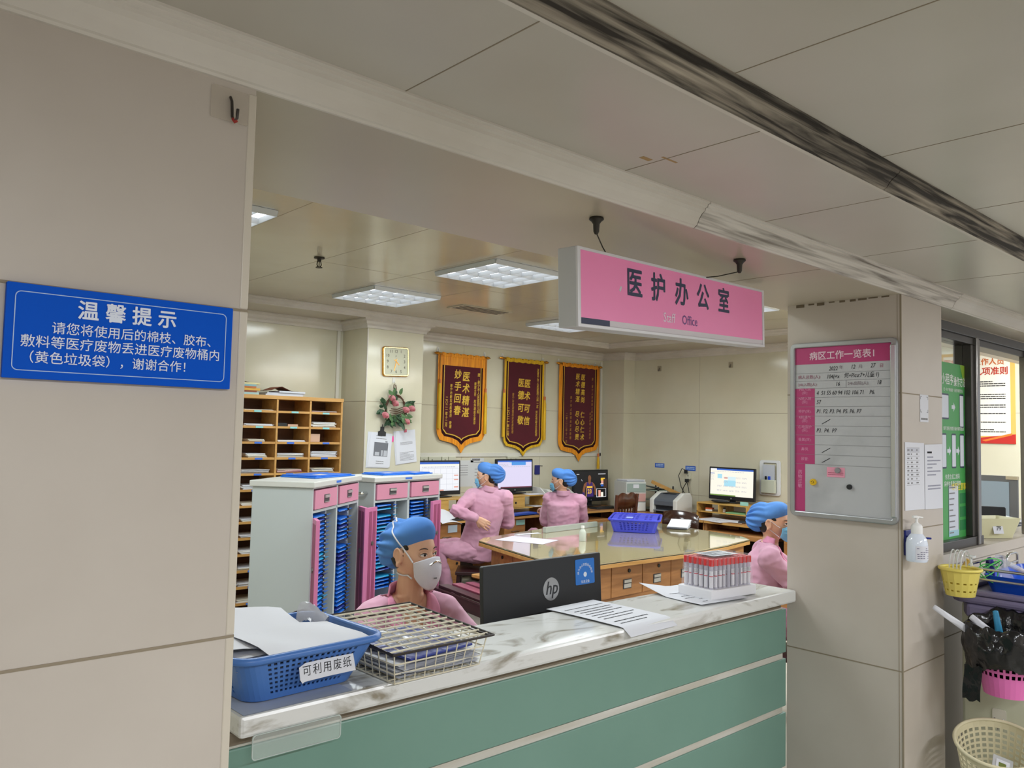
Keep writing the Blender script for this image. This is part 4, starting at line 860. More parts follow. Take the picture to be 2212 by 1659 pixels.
for (x,z) in ((-.155,-.075),(.085,-.015),(.155,.0),(.095,-.13),(-.045,.045),(-.085,.095)):
    b=MB().at(TR(x,-.05,z)@RX(.9))
    for L_,(r0,n) in enumerate(((.040,6),(.030,5),(.018,4))):
        for k in range(n):
            a=2*PI*k/n+L_*.5; b.grid(lambda u,v:((r0*(.35+.65*v))*math.cos(a+1.3*(u-.5)),(r0*(.35+.65*v))*math.sin(a+1.3*(u-.5)),-.02+.045*v-.012*v*v*(1 if L_==0 else -.2)),4,4)
    b.build('rose',M('rose pink','#e2a2a8',.8),t,smooth=60)
def wallpad(name,label,x,z,w,h,tilt,clip,pr,n=4):
    t=thing(name,label,'paper',(x,PF-.001,z),rot=(0,tilt,0))
    b=MB().at(FY)
    for k in range(n): b.prism([(-w/2-.012*(n-1-k)*.6,-h/2-.004*(n-1-k)),(w/2-.01*(n-1-k),-h/2+.01*(k%2)),(w/2-.008*(n-1-k),h/2),(-w/2-.01*(n-1-k),h/2)],.002*k,.002*k+.0016)
    b.mat(1); z_=.002*n
    for (x0,x1,y0,y1,nn,hh) in pr[0]: lines(b,x0,x1,y0,y1,nn,hh,z_,.7,rr)
    b.mat(2)
    for (x0,x1,y0,y1,m) in pr[1]: b.m=m; b.box(x0,x1,y0,y1,z_-.0004,z_+m*.0002)
    b.build('sheets',[paper,inkg,M('photo grey','#6f7178',.6),M('photo pale','#b9bcc2',.6)],t)
    if clip=='black':
        b=MB().at(FY); b.prism([(-.045,h/2-.03),(.045,h/2-.03),(.045,h/2+.01),(.02,h/2+.02),(.02,h/2+.06),(-.02,h/2+.06),(-.02,h/2+.02),(-.045,h/2+.01)],.002,.014); b.tube([(0,h/2+.06,.006),(0,h/2+.085,.006)],.004,6); b.build('clip',blk,t,bevel=.003)
    else:
        MB().at(FY).box(-.015,.015,h/2-.02,h/2+.01,.002,.011).build('clip',M('pink clip','#c4586e',.4),t)
wallpad('clipped_notes','pad of white printed sheets under a black clip on the tiled pier',4.35,1.49,.25,.34,.07,'black',([(-.06,.06,.10,.15,2,.006),(-.04,.05,-.14,-.10,2,.006)],[(-.075,.085,-.06,.075,2),(-.06,-.01,-.055,-.02,3),(.01,.03,-.055,-.0,3),(.04,.08,-.055,.0,3),(.05,.075,.08,.09,2)]),4)
wallpad('clipped_notes','pad of white sheets under a small pink clip on the tiled pier',4.655,1.525,.24,.33,-.10,'pink',([(-.07,.08,.02,.05,3,.004),(-.08,.09,-.14,-.05,8,.004)],[]),3)
o=thing('sticky_note','bright pink sticky note between the two clipped pads','note',(4.487,PF-.001,1.60),.0); MB().at(FY).prism([(-.022,-.025),(.015,-.03),(.024,.0),(.018,.028),(-.022,.03)],0,.001).build('sheet',M('neon pink','#f04f9c',.6),o)
o=thing('wall_notice','narrow white notice strip on the pier side of the white trunking','notice',(4.862,YB-.001,1.83))
MB().at(FY).box(-.022,.03,-.17,.16,0,.001).build('sheet',paper,o); b=MB().at(FY); lines(b,-.018,.026,-.06,.08,4,.006,.0014); b.box(-.02,.028,-.15,-.12,.001,.0015); b.build('print',[ink],o)
# switch and socket boxes, posted sheets, card holder
bx_m=M('socket cream','#c9c8b4',.4)
def wallbox(label,T,w,h,dots,name='wall_socket',cat='socket'):
    o=bpy.data.objects.new(name,None); C.objects.link(o); o.matrix_world=T; tag(o,label,cat)
    b=MB(); b.prism(rrect(w,h,.004,2),0,.03); b.build('plate',bx_m,o,bevel=.003)
    b=MB()
    for x in dots: b.box(x-.008,x-.003,-.004,.012,.0301,.0306); b.box(x+.003,x+.008,-.004,.012,.0301,.0306); b.box(x-.002,x+.002,-.016,-.008,.0301,.0306)
    if dots: b.build('slots',blk,o)
    return o
for x,w,d,l in ((5.21,.10,(0,),'small cream socket box above the first monitor, next to the pier'),(5.36,.17,(-.04,),'wide cream socket box above the first monitor'),(5.50,.085,(0,),'narrow cream box above the first monitor'),(5.60,.10,(),'plain cream box above the edge of the first monitor'),(6.53,.18,(-.04,.04),'cream double socket under the yellow fringed banner')):
    wallbox(l,TR(x,YB-.001,1.365)@FY,w,.075,d)
for x,z,w,h,l in ((5.80,1.21,.26,.30,'printed sheet posted on the tiles beside the first monitor'),(6.05,1.13,.24,.42,'long pale sheet posted on the tiles behind the standing nurse head'),(5.99,1.36,.2,.05,'small crumpled strip of paper posted above the nurse cap')):
    o=thing('posted_sheet',l,'notice',(x,YB-.001,z)); MB().at(FY).box(-w/2,w/2,-h/2,h/2,0,.0012).build('sheet',M('posted paper','#cfd2d2',.7),o); b=MB().at(FY); lines(b,-w*.4,w*.2,-h*.1,h*.35,5,.006,.0017); b.build('print',inkg,o)
o=thing('card_holder','dark blue card holder hanging on the tiles between the two nurses','holder',(6.955,YB-.001,1.235)); MB().at(FY).prism(rrect(.085,.115,.006,3),0,.012).build('pocket',M('navy plastic','#272c75',.4),o,bevel=.002); MB().tube([(.04,-.006,.05),(.09,-.008,.048)],.004,6).build('peg',blk,o)
for y,z,w,h,l in ((6.40,1.31,.15,.055,'small blue label on the side wall above the paper trays'),(5.925,1.295,.15,.06,'small blue label on the side wall above the plugged socket')):
    o=thing('wall_label',l,'label',(XR-.001,y,z)); MB().at(FX).box(-w/2,w/2,-h/2,h/2,0,.001).build('sheet',M('label royal blue','#2f5fc4',.5),o); b=MB().at(FX); lines(b,-w*.4,w*.4,-h*.3,h*.35,2,.012,.0015,1); b.build('print',M('label pale','#a9c4ea',.5),o)
wallbox('socket with two plugs and dark cables above the printer',TR(XR-.001,5.94,1.20)@FX,.06,.085,(0,))
o=thing('plug_cables','two dark plugs with cables looping from the wall socket','cable',(XR-.04,5.94,1.2)); b=MB(); b.box(-.03,.0,-.02,.02,-.075,-.035); b.box(-.025,.0,-.0,.035,.03,.075)
b.tube([(-.01,.02,.07),(-.02,.07,.09),(-.02,.12,.0),(-.02,.08,-.14),(-.03,.02,-.22)],.005,6); b.tube([(-.015,.0,-.07),(-.02,.05,-.15),(-.03,.06,-.24)],.005,6); b.tube([(-.015,.0,-.07),(-.02,-.03,-.15),(-.03,-.05,-.24)],.005,6); b.build('cable',blk,o,smooth=60)
for y,z,l in ((6.42,2.56,'grey adhesive hook high on the side wall near the corner'),(5.36,2.56,'grey adhesive hook high on the side wall under the pink sign')):
    o=thing('adhesive_hook',l,'hook',(XR-.001,y,z)); MB().at(FX).prism(rrect(.06,.07,.004,2),0,.003).build('plate',M('greyed film','#a59c86',.3),o); MB().at(FX).tube([(0,.01,.003),(0,-.02,.01),(0,-.03,.02),(0,-.015,.03)],.007,6).build('hook',M('hook grey','#7d756a',.4,.5),o,smooth=60)
t=thing('file_holder','white plastic wall file holder with folders beside the monitor on the stand','holder',(XR-.002,4.83,1.24))
b=MB().at(FX); ring(b,rrect(.26,.40,.03,4),rrect(.17,.34,.012,4),0,.02); b.build('frame',M('holder white','#d5d8da',.35),t,bevel=.004)
b=MB().at(FX); b.box(-.085,.085,-.17,-.02,.02,.07); b.build('pocket',M('holder pale green','#c0c5b4',.35),t,bevel=.006)
MB().at(FX).box(-.07,.07,-.16,.15,.03,.045).build('files',M('file grey','#b9bfc8',.5),t)
b=MB().at(FX); b.box(-.04,-.02,-.06,.02,.05,.06); b.mat(1); b.box(.0,.025,-.06,.02,.05,.062); b.build('pens',[blk,M('pen blue','#2a4fc4',.4)],t)
# ---------------------------------------------------------------- desk-top things along the walls
def em(n,c,e=1.0): return M(n,c,.4,emit=e)
SW=em('screen white','#eef0f6',.95); SB=em('screen blue','#2b62c8',.9); SL=em('screen lilac','#ddd6f2',.95); SC=em('screen cream','#f6f1e2',1.0); SY=em('screen sky','#a9def0',.95); SR=em('screen salmon','#e8a391',.9); SG=em('screen grey','#b9bcc8',.9); SD=em('screen dark','#15131a',.6); SM=em('screen maroon','#6a2a40',.8); SGR=em('screen green','#7aa04a',.8)
S_SK=em('screen skin','#8a5636',.8); S_PU=em('screen purple','#3a2470',.8); S_YE=em('screen yellow','#f0be3c',.9)
def monitor(label,loc,rz,w,h,rects,foot=.12,tilt=-.03,chin=.045,bez=.018):
    """front-on monitor: origin at the panel centre, screen facing local -Y"""
    t=thing('computer_monitor',label,'monitor',loc,rot=(tilt,0,rz))
    b=MB().at(FY); b.prism(rrect(w,h,.008,3),-.03,.004); b.prism(rrect(w*.6,h*.6,.02,3),-.055,-.03); b.build('housing',blk,t,bevel=.003)
    x0,x1,y0,y1=-w/2+bez,w/2-bez,-h/2+chin,h/2-bez
    mats=[]; b=MB().at(FY)
    for k,(u0,v0,u1,v1,m) in enumerate(rects):
        if m not in mats: mats.append(m)
        b.m=mats.index(m); z=.0046+.00012*k; P=lambda u,v:(x0+(x1-x0)*u,y0+(y1-y0)*(1-v),z)
        b._a([P(u0,v1),P(u1,v1),P(u1,v0),P(u0,v0)],[(0,1,2,3)])
    b.build('screen',mats,t)
    b=MB().at(FY); b.lathe([(0,.004),(.009,.004),(.009,.005),(0,.005)],16); b.v=[(x,y,z-h/2+chin*.45) for x,y,z in b.v]; b.build('badge',alu,t)
    b=MB(); b.box(-.035,.035,.02,.045,-h/2-foot,0); b.box(-.12,.12,-.07,.12,-h/2-foot,-h/2-foot+.01); b.build('stand',blk,t,bevel=.004)
    return t
def grid_rects(u0,v0,u1,v1,nu,nv,m,th=.004):
    r=[]
    for i in range(nu+1): u=u0+(u1-u0)*i/nu; r.append((u,v0,u+th,v1,m))
    for j in range(nv+1): v=v0+(v1-v0)*j/nv; r.append((u0,v,u1,v+th*1.6,m))
    return r
def dashes(u0,u1,v0,v1,n,m,h=.02):
    r=[]
    for i in range(n):
        v=v0+(v1-v0)*i/max(1,n-1); u=u0
        while u<u1: w=rnd.uniform(.01,.06); r.append((u,v,min(u1,u+w),v+h,m)); u+=w+.012
    return r
monitor('black monitor showing a white table of records, nearest to the clock pier',(5.315,7.02,1.182),0,.57,.375,[(0,0,1,1,SW),(0,0,1,.07,SB),(0,.07,1,.13,SC),(0,.95,.6,1,SR)]+grid_rects(.05,.22,.98,.95,6,4,SG)+dashes(.05,.9,.16,.16,1,SG)+[(.86,.45,.97,.49,SR),(.86,.6,.97,.64,SR),(.86,.85,.97,.9,SR),(.3,.5,.5,.8,SG)][:3],foot=.02)
monitor('black monitor with a pale lilac page beside the dark blue card holder',(6.385,6.98,1.19),0,.575,.38,[(0,0,1,1,SL),(0,0,1,.05,SB),(.34,.05,.82,.09,SY),(.40,.05,.82,.17,em('screen azure','#4d9be8',.9)),(.4,.13,.66,.17,em('screen azure','#4d9be8',.9)),(.08,.955,1,1,SM)]+dashes(.03,.3,.12,.17,2,SG)+dashes(.1,.95,.22,.22,1,SG,.012),foot=.02)
pl=[(0,0,1,1,SD)]
pl+=[(.2+.01*k,.3+.02*k,.215+.01*k,.33+.02*k,SG) for k in range(3)]+[(.06,.1,.14,.115,SW),(.72,.1,.95,.12,SW)]
pl+=[(.80,.26,.93,.36,S_YE),(.81,.36,.92,.48,SR),(.80,.52,.94,.58,SB),(.78,.48,.95,.50,SW),(.88,.3,1,.65,em('screen dim skin','#4a3128',.6)),(.66,.66,.96,.67,SW),(.66,.97,.96,.985,SW),(.66,.66,.67,.98,SW),(.95,.66,.96,.98,SW),(.72,.72,.79,.97,SR),(.8,.8,.87,.97,SC)]
t=monitor('black monitor with a dark basketball wallpaper of a player numbered 23',(7.69,6.96,1.035),-.05,.62,.40,pl,foot=.055)
b=MB().at(FY@TR(-.03,-.0,.0066))                         # generic player figure: head, arms, jersey
def blob(b,cx,cy,rx,ry,m,z): b.m=m; b._a([(cx+rx*math.cos(2*PI*k/18),cy+ry*math.sin(2*PI*k/18),z) for k in range(18)],[tuple(range(18))])
b.m=0; b._a([(x,y,0) for x,y in ((-.115,-.13),(-.125,-.06),(-.10,.02),(-.06,.045),(.05,.045),(.09,.015),(.12,-.05),(.115,-.12),(.09,-.12),(.09,-.05),(.07,-.01),(-.07,-.01),(-.085,-.06),(-.085,-.13))],[tuple(range(14))])
b._a([(-.022,.03,.0001),(.022,.03,.0001),(.022,.07,.0001),(-.022,.07,.0001)],[(0,1,2,3)]); blob(b,0,.095,.028,.037,0,.0002)
b.m=1; b._a([(x,y,.0003) for x,y in ((-.068,-.14),(-.062,-.03),(-.05,.04),(-.03,.045),(0,.01),(.03,.045),(.05,.04),(.062,-.03),(.07,-.14))],[tuple(range(9))])
b.m=2; b._a([(x,y,.0004) for x,y in ((-.05,-.03),(.05,-.03),(.05,-.006),(-.05,-.006))],[(0,1,2,3)]); b._a([(x,y,.0004) for x,y in ((-.068,-.14),(-.058,-.14),(-.052,-.03),(-.060,-.03))],[(0,1,2,3)])
b.m=3; b._a([(x,y,.0005) for x,y in ((-.128,-.13),(-.09,-.13),(-.09,-.085),(-.128,-.08))],[(0,1,2,3)])
b.build('player_figure',[S_SK,S_PU,S_YE,S_PU],t)
lettering('jersey_number',[('23',-.03,-.075,.075,.03)],S_YE,t,FY@TR(0,0,.0073))
mon4=[(0,0,1,1,SC),(0,0,.15,.06,SW),(.15,0,1,.055,SB),(0,.955,.6,1,SGR),(0,.17,.1,.19,SB),(.17,.2,.28,.36,SY),(.33,.42,.6,.64,SY),(.42,.28,.6,.42,em('screen pale sky','#d4eef5',.95)),(.33,.30,.41,.36,SR)]
for j in range(4):
    for i in range(5):
        if not (j in(0,1) and i in (0,2)): mon4+=dashes(.17+.145*i,.28+.145*i,.3+.16*j,.33+.16*j,2,SG,.012)
mon4+=dashes(.02,.1,.23,.42,6,SG,.008)+dashes(.05,.8,.1,.1,1,SG,.012)
monitor('black monitor with a cream page of bed cards on the stand by the side wall',(8.14,5.19,1.155),-PI/2,.60,.375,mon4,foot=.03)
RL=M('riser birch','#c9a35a',.4,nz=(3,4),col2='#b98f48',stretch=(1,8,8))
def riser(label,x,y,rz,w,h,d,z=.761,drawer=True):
    t=thing('monitor_riser',label,'shelf',(x,y,z),rz)
    MB().box(-w/2,w/2,0,d,h-.015,h).build('top',RL,t); MB().box(-w/2,w/2,0.0,d,.062,.074).build('shelf',RL,t)
    for q in (-w/2,-w*.06,w/2-.014): MB().box(q,q+.014,0.0,d,0 if abs(q)>w*.2 else .074,h-.0152).build('side',RL,t)
    if drawer:
        q=MB().box(-w/2+.016,-w*.06-.002,-.004,.1,.076,h-.018).build('drawer',RL,t); MB().cyl((-w*.28,-.004,.13),(-w*.28,-.010,.13),.012,n=8).build('knob',blk,q)
    return t
riser('birch monitor riser with small drawers under the first monitor',5.30,6.80,0,.58,.21,.25)
riser('birch monitor riser with a drawer under the lilac-page monitor',6.40,6.79,0,.60,.21,.25)
riser('birch monitor riser with open compartments by the side wall',7.93,5.19,-PI/2,.66,.175,.3,drawer=False)
def keyboard(label,x,y,z,rz):
    t=thing('keyboard',label,'keyboard',(x,y,z),rz); MB().prism(rrect(.44,.15,.01,3),0,.016).build('case',blk2,t,bevel=.003)
    b=MB()
    for r in range(5):
        for k in range(14): b.box(-.205+.0295*k,-.18+.0295*k,-.062+.026*r,-.04+.026*r,.0161,.02)
    b.build('keys',blk,t); return t
keyboard('black keyboard under the basketball wallpaper monitor',7.75,6.76,.761,-.05)
keyboard('black keyboard under the first riser beside the rising papers',5.35,6.67,.761,.0)
o=thing('computer_mouse','black mouse on the side desk beside the printed sheets','mouse',(7.80,4.83,.761),.3); MB().ball((0,0,.008),(.032,.055,.02),14,8).build('shell',blk,o,smooth=60)
sheet('printed_sheet','white printed sheet spread on the side desk in front of the riser','paper',(7.80,5.16,.7615),-.25,.3,.42,pr=[(.2,.8,.8,.012),(.3,.7,.5,.03),(.2,.8,.3,.012)],bend=lambda u,v:.006*u*v)
sheet('printed_sheet','second white sheet overlapping on the side desk beside the mouse','paper',(7.86,4.98,.763),.1,.25,.3)
sheet('printed_sheet','papers rising against the first riser by the record cart','paper',(5.16,6.69,.79),.15,.3,.24,rot=(.5,.1,.15),bend=lambda u,v:.03*math.sin(3*u))
sheet('printed_sheet','white sheets lying at the near end of the back desk','paper',(5.15,6.66,.763),.1,.42,.1,bend=lambda u,v:.01*u)
sheet('printed_sheet','white sheet on the riser shelf beside the drawer','paper',(6.60,6.83,.838),.05,.2,.18)
sheet('printed_sheet','white sheet on top of the riser with the drawer','paper',(6.60,6.88,.9718),-.1,.26,.2)
for k,(x,y,z,a,l) in enumerate(((6.28,6.72,.762,.02,'dark blue folder open on the back desk under the writing hand'),(6.20,6.66,.772,.15,'blue folder lying askew on the dark blue folder'))):
    o=thing('blue_folder',l,'folder',(x,y,z),a); MB().prism([(-.2,-.05),(.2,-.07),(.2,.07),(-.2,.07)],0,.009).prism([(-.2,-.05),(.2,-.07),(.19,.05),(-.19,.06)],.0095,.02).build('cover',[M('folder deep blue','#2a3f96',.4),M('folder mid blue','#2f57b8',.4)][k],o)
# printers
def printer(label,x,y,rz,wide,dark):
    t=thing('laser_printer',label,'printer',(x,y,.761),rz)
    w,d,h=.40,.32,.25; PWm=M('printer white','#d6d7d2',.4); PGm=M('printer grey','#5d636c',.4); PDm=M('printer dark','#23262c',.5)
    pr=[(-d/2,0),(d/2,0),(d/2,h*.8),(d/2-.04,h),(-d*.05,h),(-d/2+.02,h*.72),(-d/2,h*.68)]
    for sx in (-1,1):
        b=MB(); b.T=TR(sx*(w/2-.03),0,0)@Matrix(((0,0,1,0),(1,0,0,0),(0,1,0,0),(0,0,0,1))); b.prism([(a,c) for a,c in pr],-.03,.03); b.build('side_panel',PWm,t,bevel=.012)
    b=MB(); b.T=Matrix(((0,0,1,0),(1,0,0,0),(0,1,0,0),(0,0,0,1))); b.prism([(-d/2+.012,.1),(d/2-.005,.0),(d/2-.005,h*.8),(d/2-.045,h-.012),(-d*.05,h-.012),(-d/2+.025,h*.68),(-d/2+.012,h*.6)],-w/2+.06,w/2-.06); b.build('front_cover',PGm,t,bevel=.004)
    MB().box(-w/2+.06,w/2-.06,-d/2+.05,d/2-.01,.0,.1).build('paper_slot',PDm,t); MB().box(-w/2+.075,w/2-.075,-d/2-.02,d/2-.1,.035,.045).build('paper_tray',M('tray smoke','#7b8088',.25),t)
    MB().box(-w/2+.1,w/2-.1,-.04,d/2-.05,h-.0118,h-.009).build('output_slot',PDm,t)
    return t
printer('white and grey laser printer on the side desk under the plugged socket',7.99,5.93,-PI/2,0,0)
printer('dark laser printer on the back desk between the two right-hand monitors',7.10,6.98,.0,0,1)
o=thing('paper_shelf','white curved side shelf beside the dark printer on the back desk','shelf',(6.80,6.93,.761)); b=MB(); b.T=Matrix(((0,0,1,0),(1,0,0,0),(0,1,0,0),(0,0,0,1))); b.prism([(-.2,0),(.2,0),(.2,.28),(.05,.27),(-.06,.19),(-.2,.15)],0,.018); b.build('side_panel',white,o)
MB().box(-.0,.02,.18,.2,0,.28).build('back_panel',white,o) if False else None
# drawer tower, trays, board
t=thing('drawer_tower','plastic drawer tower with grey green, pink and white drawers near the corner','drawers',(7.82,6.42,.761),-.35)
for k,(c,z0,z1) in enumerate((('#d9d9d4',0,.11),('#c99a94',.115,.225),('#93a39c',.23,.345))): q=MB().box(-.13,.13,-.15,-.142,z0+.006,z1-.006).build('drawer',M('tower '+c,c,.4),t,bevel=.006); MB().box(-.05,.03,-.155,-.1505,z1-.06,z1-.015).build('label',paper,q)
MB().box(-.14,.14,-.14,.16,0,.36).build('body',M('tower body','#c6cac6',.4),t,bevel=.006)
t=thing('letter_tray','grey green letter tray with curling papers on a dark rack beside the drawer tower','tray',(8.17,6.28,.761),-PI/2)
for z in (.02,.13,.245): MB().box(-.14,.14,-.16,.16,z,z+.012).build('tray',M('tray green','#8d9a90',.4),t)
for sx in (-.14,.13):
    for sy in (-.16,.14): MB().box(sx,sx+.01,sy,sy+.02,0,.3).build('post',blk2,t)
sheet('curling_paper','white papers curling in the top letter tray','paper',(8.16,6.28,1.022),-PI/2,.21,.30,bend=lambda u,v:.055*(1-v)**2*(1-.3*u))
stack('loose papers lying on top of the drawer tower',7.85,6.42,1.122,.26,.24,.02,[wh[2],wh[0]],None,jit=.03,rz=-.3)
o=thing('wooden_board','light wooden board leaning from the trays down behind the printer','board',(8.20,6.18,1.045),rot=(.33,0,.12)); MB().box(-.012,.012,-.36,.2,-.02,.02).build('board',oak_l,o)
o=thing('small_carton','orange and white carton in the riser compartment','box',(8.02,5.40,.8365),.2); MB().box(-.03,.03,-.04,.04,0,.018).build('base',white,o); MB().box(-.03,.03,-.04,.04,.0182,.036).build('lid',M('carton orange','#d9683a',.5),o)
o=thing('small_jar','small white jar with a dark lid in the riser compartment','jar',(8.03,5.22,.8365)); MB().lathe([(0,0),(.022,0),(.022,.035),(0,.035)],14).build('jar',white,o,smooth=40); MB().lathe([(0,.035),(.02,.035),(.02,.05),(0,.05)],14).build('lid',blk,o,smooth=40)
o=thing('green_papers','green papers in the wide riser compartment','paper',(8.03,5.02,.8365),.1); MB().box(-.09,.09,-.12,.12,0,.012).build('sheets',M('leaf green paper','#7fae7a',.7),o)
o=thing('desk_speaker','dark oval base with small parts under the cream-page monitor','dock',(8.02,5.26,.9375)); MB().ball((0,0,.02),(.05,.12,.02),16,8).build('base',blk2,o,smooth=60)
o=thing('desk_tag','small pale green tag standing under the cream-page monitor','tag',(7.94,4.90,.9375)); MB().box(-.003,.003,-.05,.05,0,.04).build('card',cardg,o)
# ceiling fittings
t=thing('sprinkler_head','dark pendant sprinkler head on the office ceiling','sprinkler',(2.581,4.798,ZC-.0005))
MB().lathe([(0,0),(.035,0),(.035,-.008),(.014,-.012),(.012,-.03),(0,-.03)],16).build('escutcheon',anch,t,smooth=40)
b=MB(); b.tube([(.012,0,-.028),(.016,0,-.05),(.004,0,-.068)],.0035,6); b.tube([(-.012,0,-.028),(-.016,0,-.05),(-.004,0,-.068)],.0035,6); b.cyl((0,0,-.028),(0,0,-.06),.003,n=6); b.lathe([(0,-.066),(.022,-.066),(.022,-.07),(0,-.07)],14); b.build('frame',anch,t,smooth=40)
t=thing('air_vent','slotted ceiling air vent beside the lower edge of the pink sign','vent',(4.75,5.72,ZC-.0005),0)
MB().box(-.3,.3,-.12,.12,-.008,0).build('frame',M('vent cream','#b9b09b',.4),t); b=MB()
for k in range(4): b.box(-.27,.27,-.1+.052*k,-.075+.052*k,-.0095,-.0081)
b.build('slots',M('vent slot','#2f2b26',.6),t)
# ---------------------------------------------------------------- people
from mathutils.bvhtree import BVHTree
SKIN=M('skin','#e2b497',.5,nz=(9,3),col2='#d9a688',sub=.08); HAIR=M('black hair','#1b1614',.45); SCRUB=M('pink scrubs','#cf9fb5',.75,nz=(4,3),col2='#c994ac',spec=.2,sheen=.2)
SCRUB2=M('pink scrub collar','#da90ae',.7,spec=.2); CAP=M('blue cap cloth','#5a8cd0',.75,nz=(6,3),col2='#4e80c8',spec=.2); MASKW=M('white respirator','#d5d4de',.75,bump=(200,.08)); MASKB=M('blue mask','#74b6dc',.7); STRAP=M('mask strap','#dcdce2',.6)
def evalmesh(o,name):
    bpy.context.view_layer.update(); dg=bpy.context.evaluated_depsgraph_get()
    me=bpy.data.meshes.new_from_object(o.evaluated_get(dg)); me.name=name; return me
def bake(name,mb,m,parent,voxel=.008,smooth=5,disp=None,cut=None,paint=None,mats=None,thick=0):
    """melt overlapping closed shapes into one continuous skin"""
    o=mb.build('tmp',m); r=o.modifiers.new('r','REMESH'); r.mode='VOXEL'; r.voxel_size=voxel; r.use_smooth_shade=True
    if smooth: s=o.modifiers.new('s','SMOOTH'); s.factor=.5; s.iterations=smooth
    me=evalmesh(o,name); old=o.data; bpy.data.objects.remove(o); bpy.data.meshes.remove(old)
    me.materials.clear(); 
    for q in (mats or [m]): me.materials.append(q)
    if disp:
        N=[v.normal.copy() for v in me.vertices]
        for v,n in zip(me.vertices,N): v.co+=n*disp(v.co,n)
    if cut:
        b=bmesh.new(); b.from_mesh(me); bmesh.ops.delete(b,geom=[v for v in b.verts if cut(v.co)],context='VERTS'); b.to_mesh(me); b.free()
    if paint:
        for p in me.polygons: p.material_index=paint(p.center)
    me.polygons.foreach_set('use_smooth',[True]*len(me.polygons)); me.update()
    o=bpy.data.objects.new(name,me); C.objects.link(o); o.parent=parent
    if thick: s=o.modifiers.new('t','SOLIDIFY'); s.thickness=thick; s.offset=-1
    return o
def cap_tube(b,pts,rad,n=14):
    """tapered limb with rounded ends"""
    P=[Vector(p) for p in pts]
    # resample smoothly
    b.tube(P,rad,n)
    b.ball(P[0],rad[0],n,8); b.ball(P[-1],rad[-1],n,8)
    for p,r in zip(P[1:-1],rad[1:-1]): b.ball(p,r*1.0,n,8)
def loft(b,secs,n=24):
    """secs: (centre, lateral unit, depth unit, a, b)"""
    vs=[]; 
    for c,l,d,a,q in secs:
        for k in range(n):
            t=2*PI*k/n; ct,st=math.cos(t),math.sin(t); e=.8
            vs.append(Vector(c)+Vector(l)*a*math.copysign(abs(ct)**e,ct)+Vector(d)*q*math.copysign(abs(st)**e,st))
    m=len(secs); b._a(vs,[(i*n+k,i*n+(k+1)%n,(i+1)*n+(k+1)%n,(i+1)*n+k) for i in range(m-1) for k in range(n)]+[tuple(range(n))[::-1],tuple(range((m-1)*n,m*n))])
def lerp(a,c,t): return Vector(a)*(1-t)+Vector(c)*t
def wrinkle(amp,f=14,seed=0,focus=None):
    def fn(p,n):
        q=Vector((p.x*f+seed,p.y*f,p.z*f*1.5)); w=mnoise.noise(q)+.5*mnoise.noise(q*2.1)
        k=1
        if focus: k=.35+1.3*max(math.exp(-((p-Vector(c)).length/r)**2) for c,r in focus)
        return amp*k*(1-2*abs(w))*.7
    return fn
def hand(b,w,d,n,curl=.35,L=.17,side=1,spread=.2):
    """five separate fingers on a palm: w wrist, d direction, n palm normal, side = which edge carries the thumb"""
    w=Vector(w); d=Vector(d).normalized(); n=Vector(n); n=(n-d*n.dot(d)).normalized(); s=d.cross(n)*side
    pl=L*.52; 
    for q in (-.3,.0,.3): b.tube([w+s*q*L*.22,w+d*pl*.55+s*q*L*.42,w+d*pl+s*q*L*.46],[L*.10,L*.105,L*.085],10); b.ball(w+d*pl+s*q*L*.46,L*.085,10,6)
    b.ball(w,L*.125,12,8)
    for k,(o,len_) in enumerate(((.215,.44),(.075,.49),(-.065,.46),(-.195,.37))):
        p=w+d*pl*.97+s*o*L; a=curl*(1+.15*k); dd=(d+s*o*spread).normalized(); pts=[p-dd*L*.08]; rr=[L*.056]
        for seg in range(3):
            aa=a*(seg+.6); v=(dd*math.cos(aa)+n*math.sin(aa)); p=p+v*L*len_*(.42,.32,.26)[seg]; pts.append(p); rr.append(L*(.053,.049,.042)[seg])
        cap_tube(b,pts,rr,8)
    p=w+d*pl*.3+s*L*.17; v1=(d*.75+s*.65+n*.25).normalized(); v2=(d*.95+s*.2+n*.35).normalized()
    cap_tube(b,[p,p+v1*L*.2,p+v1*L*.2+v2*L*.17],[L*.075,L*.062,L*.048],8)
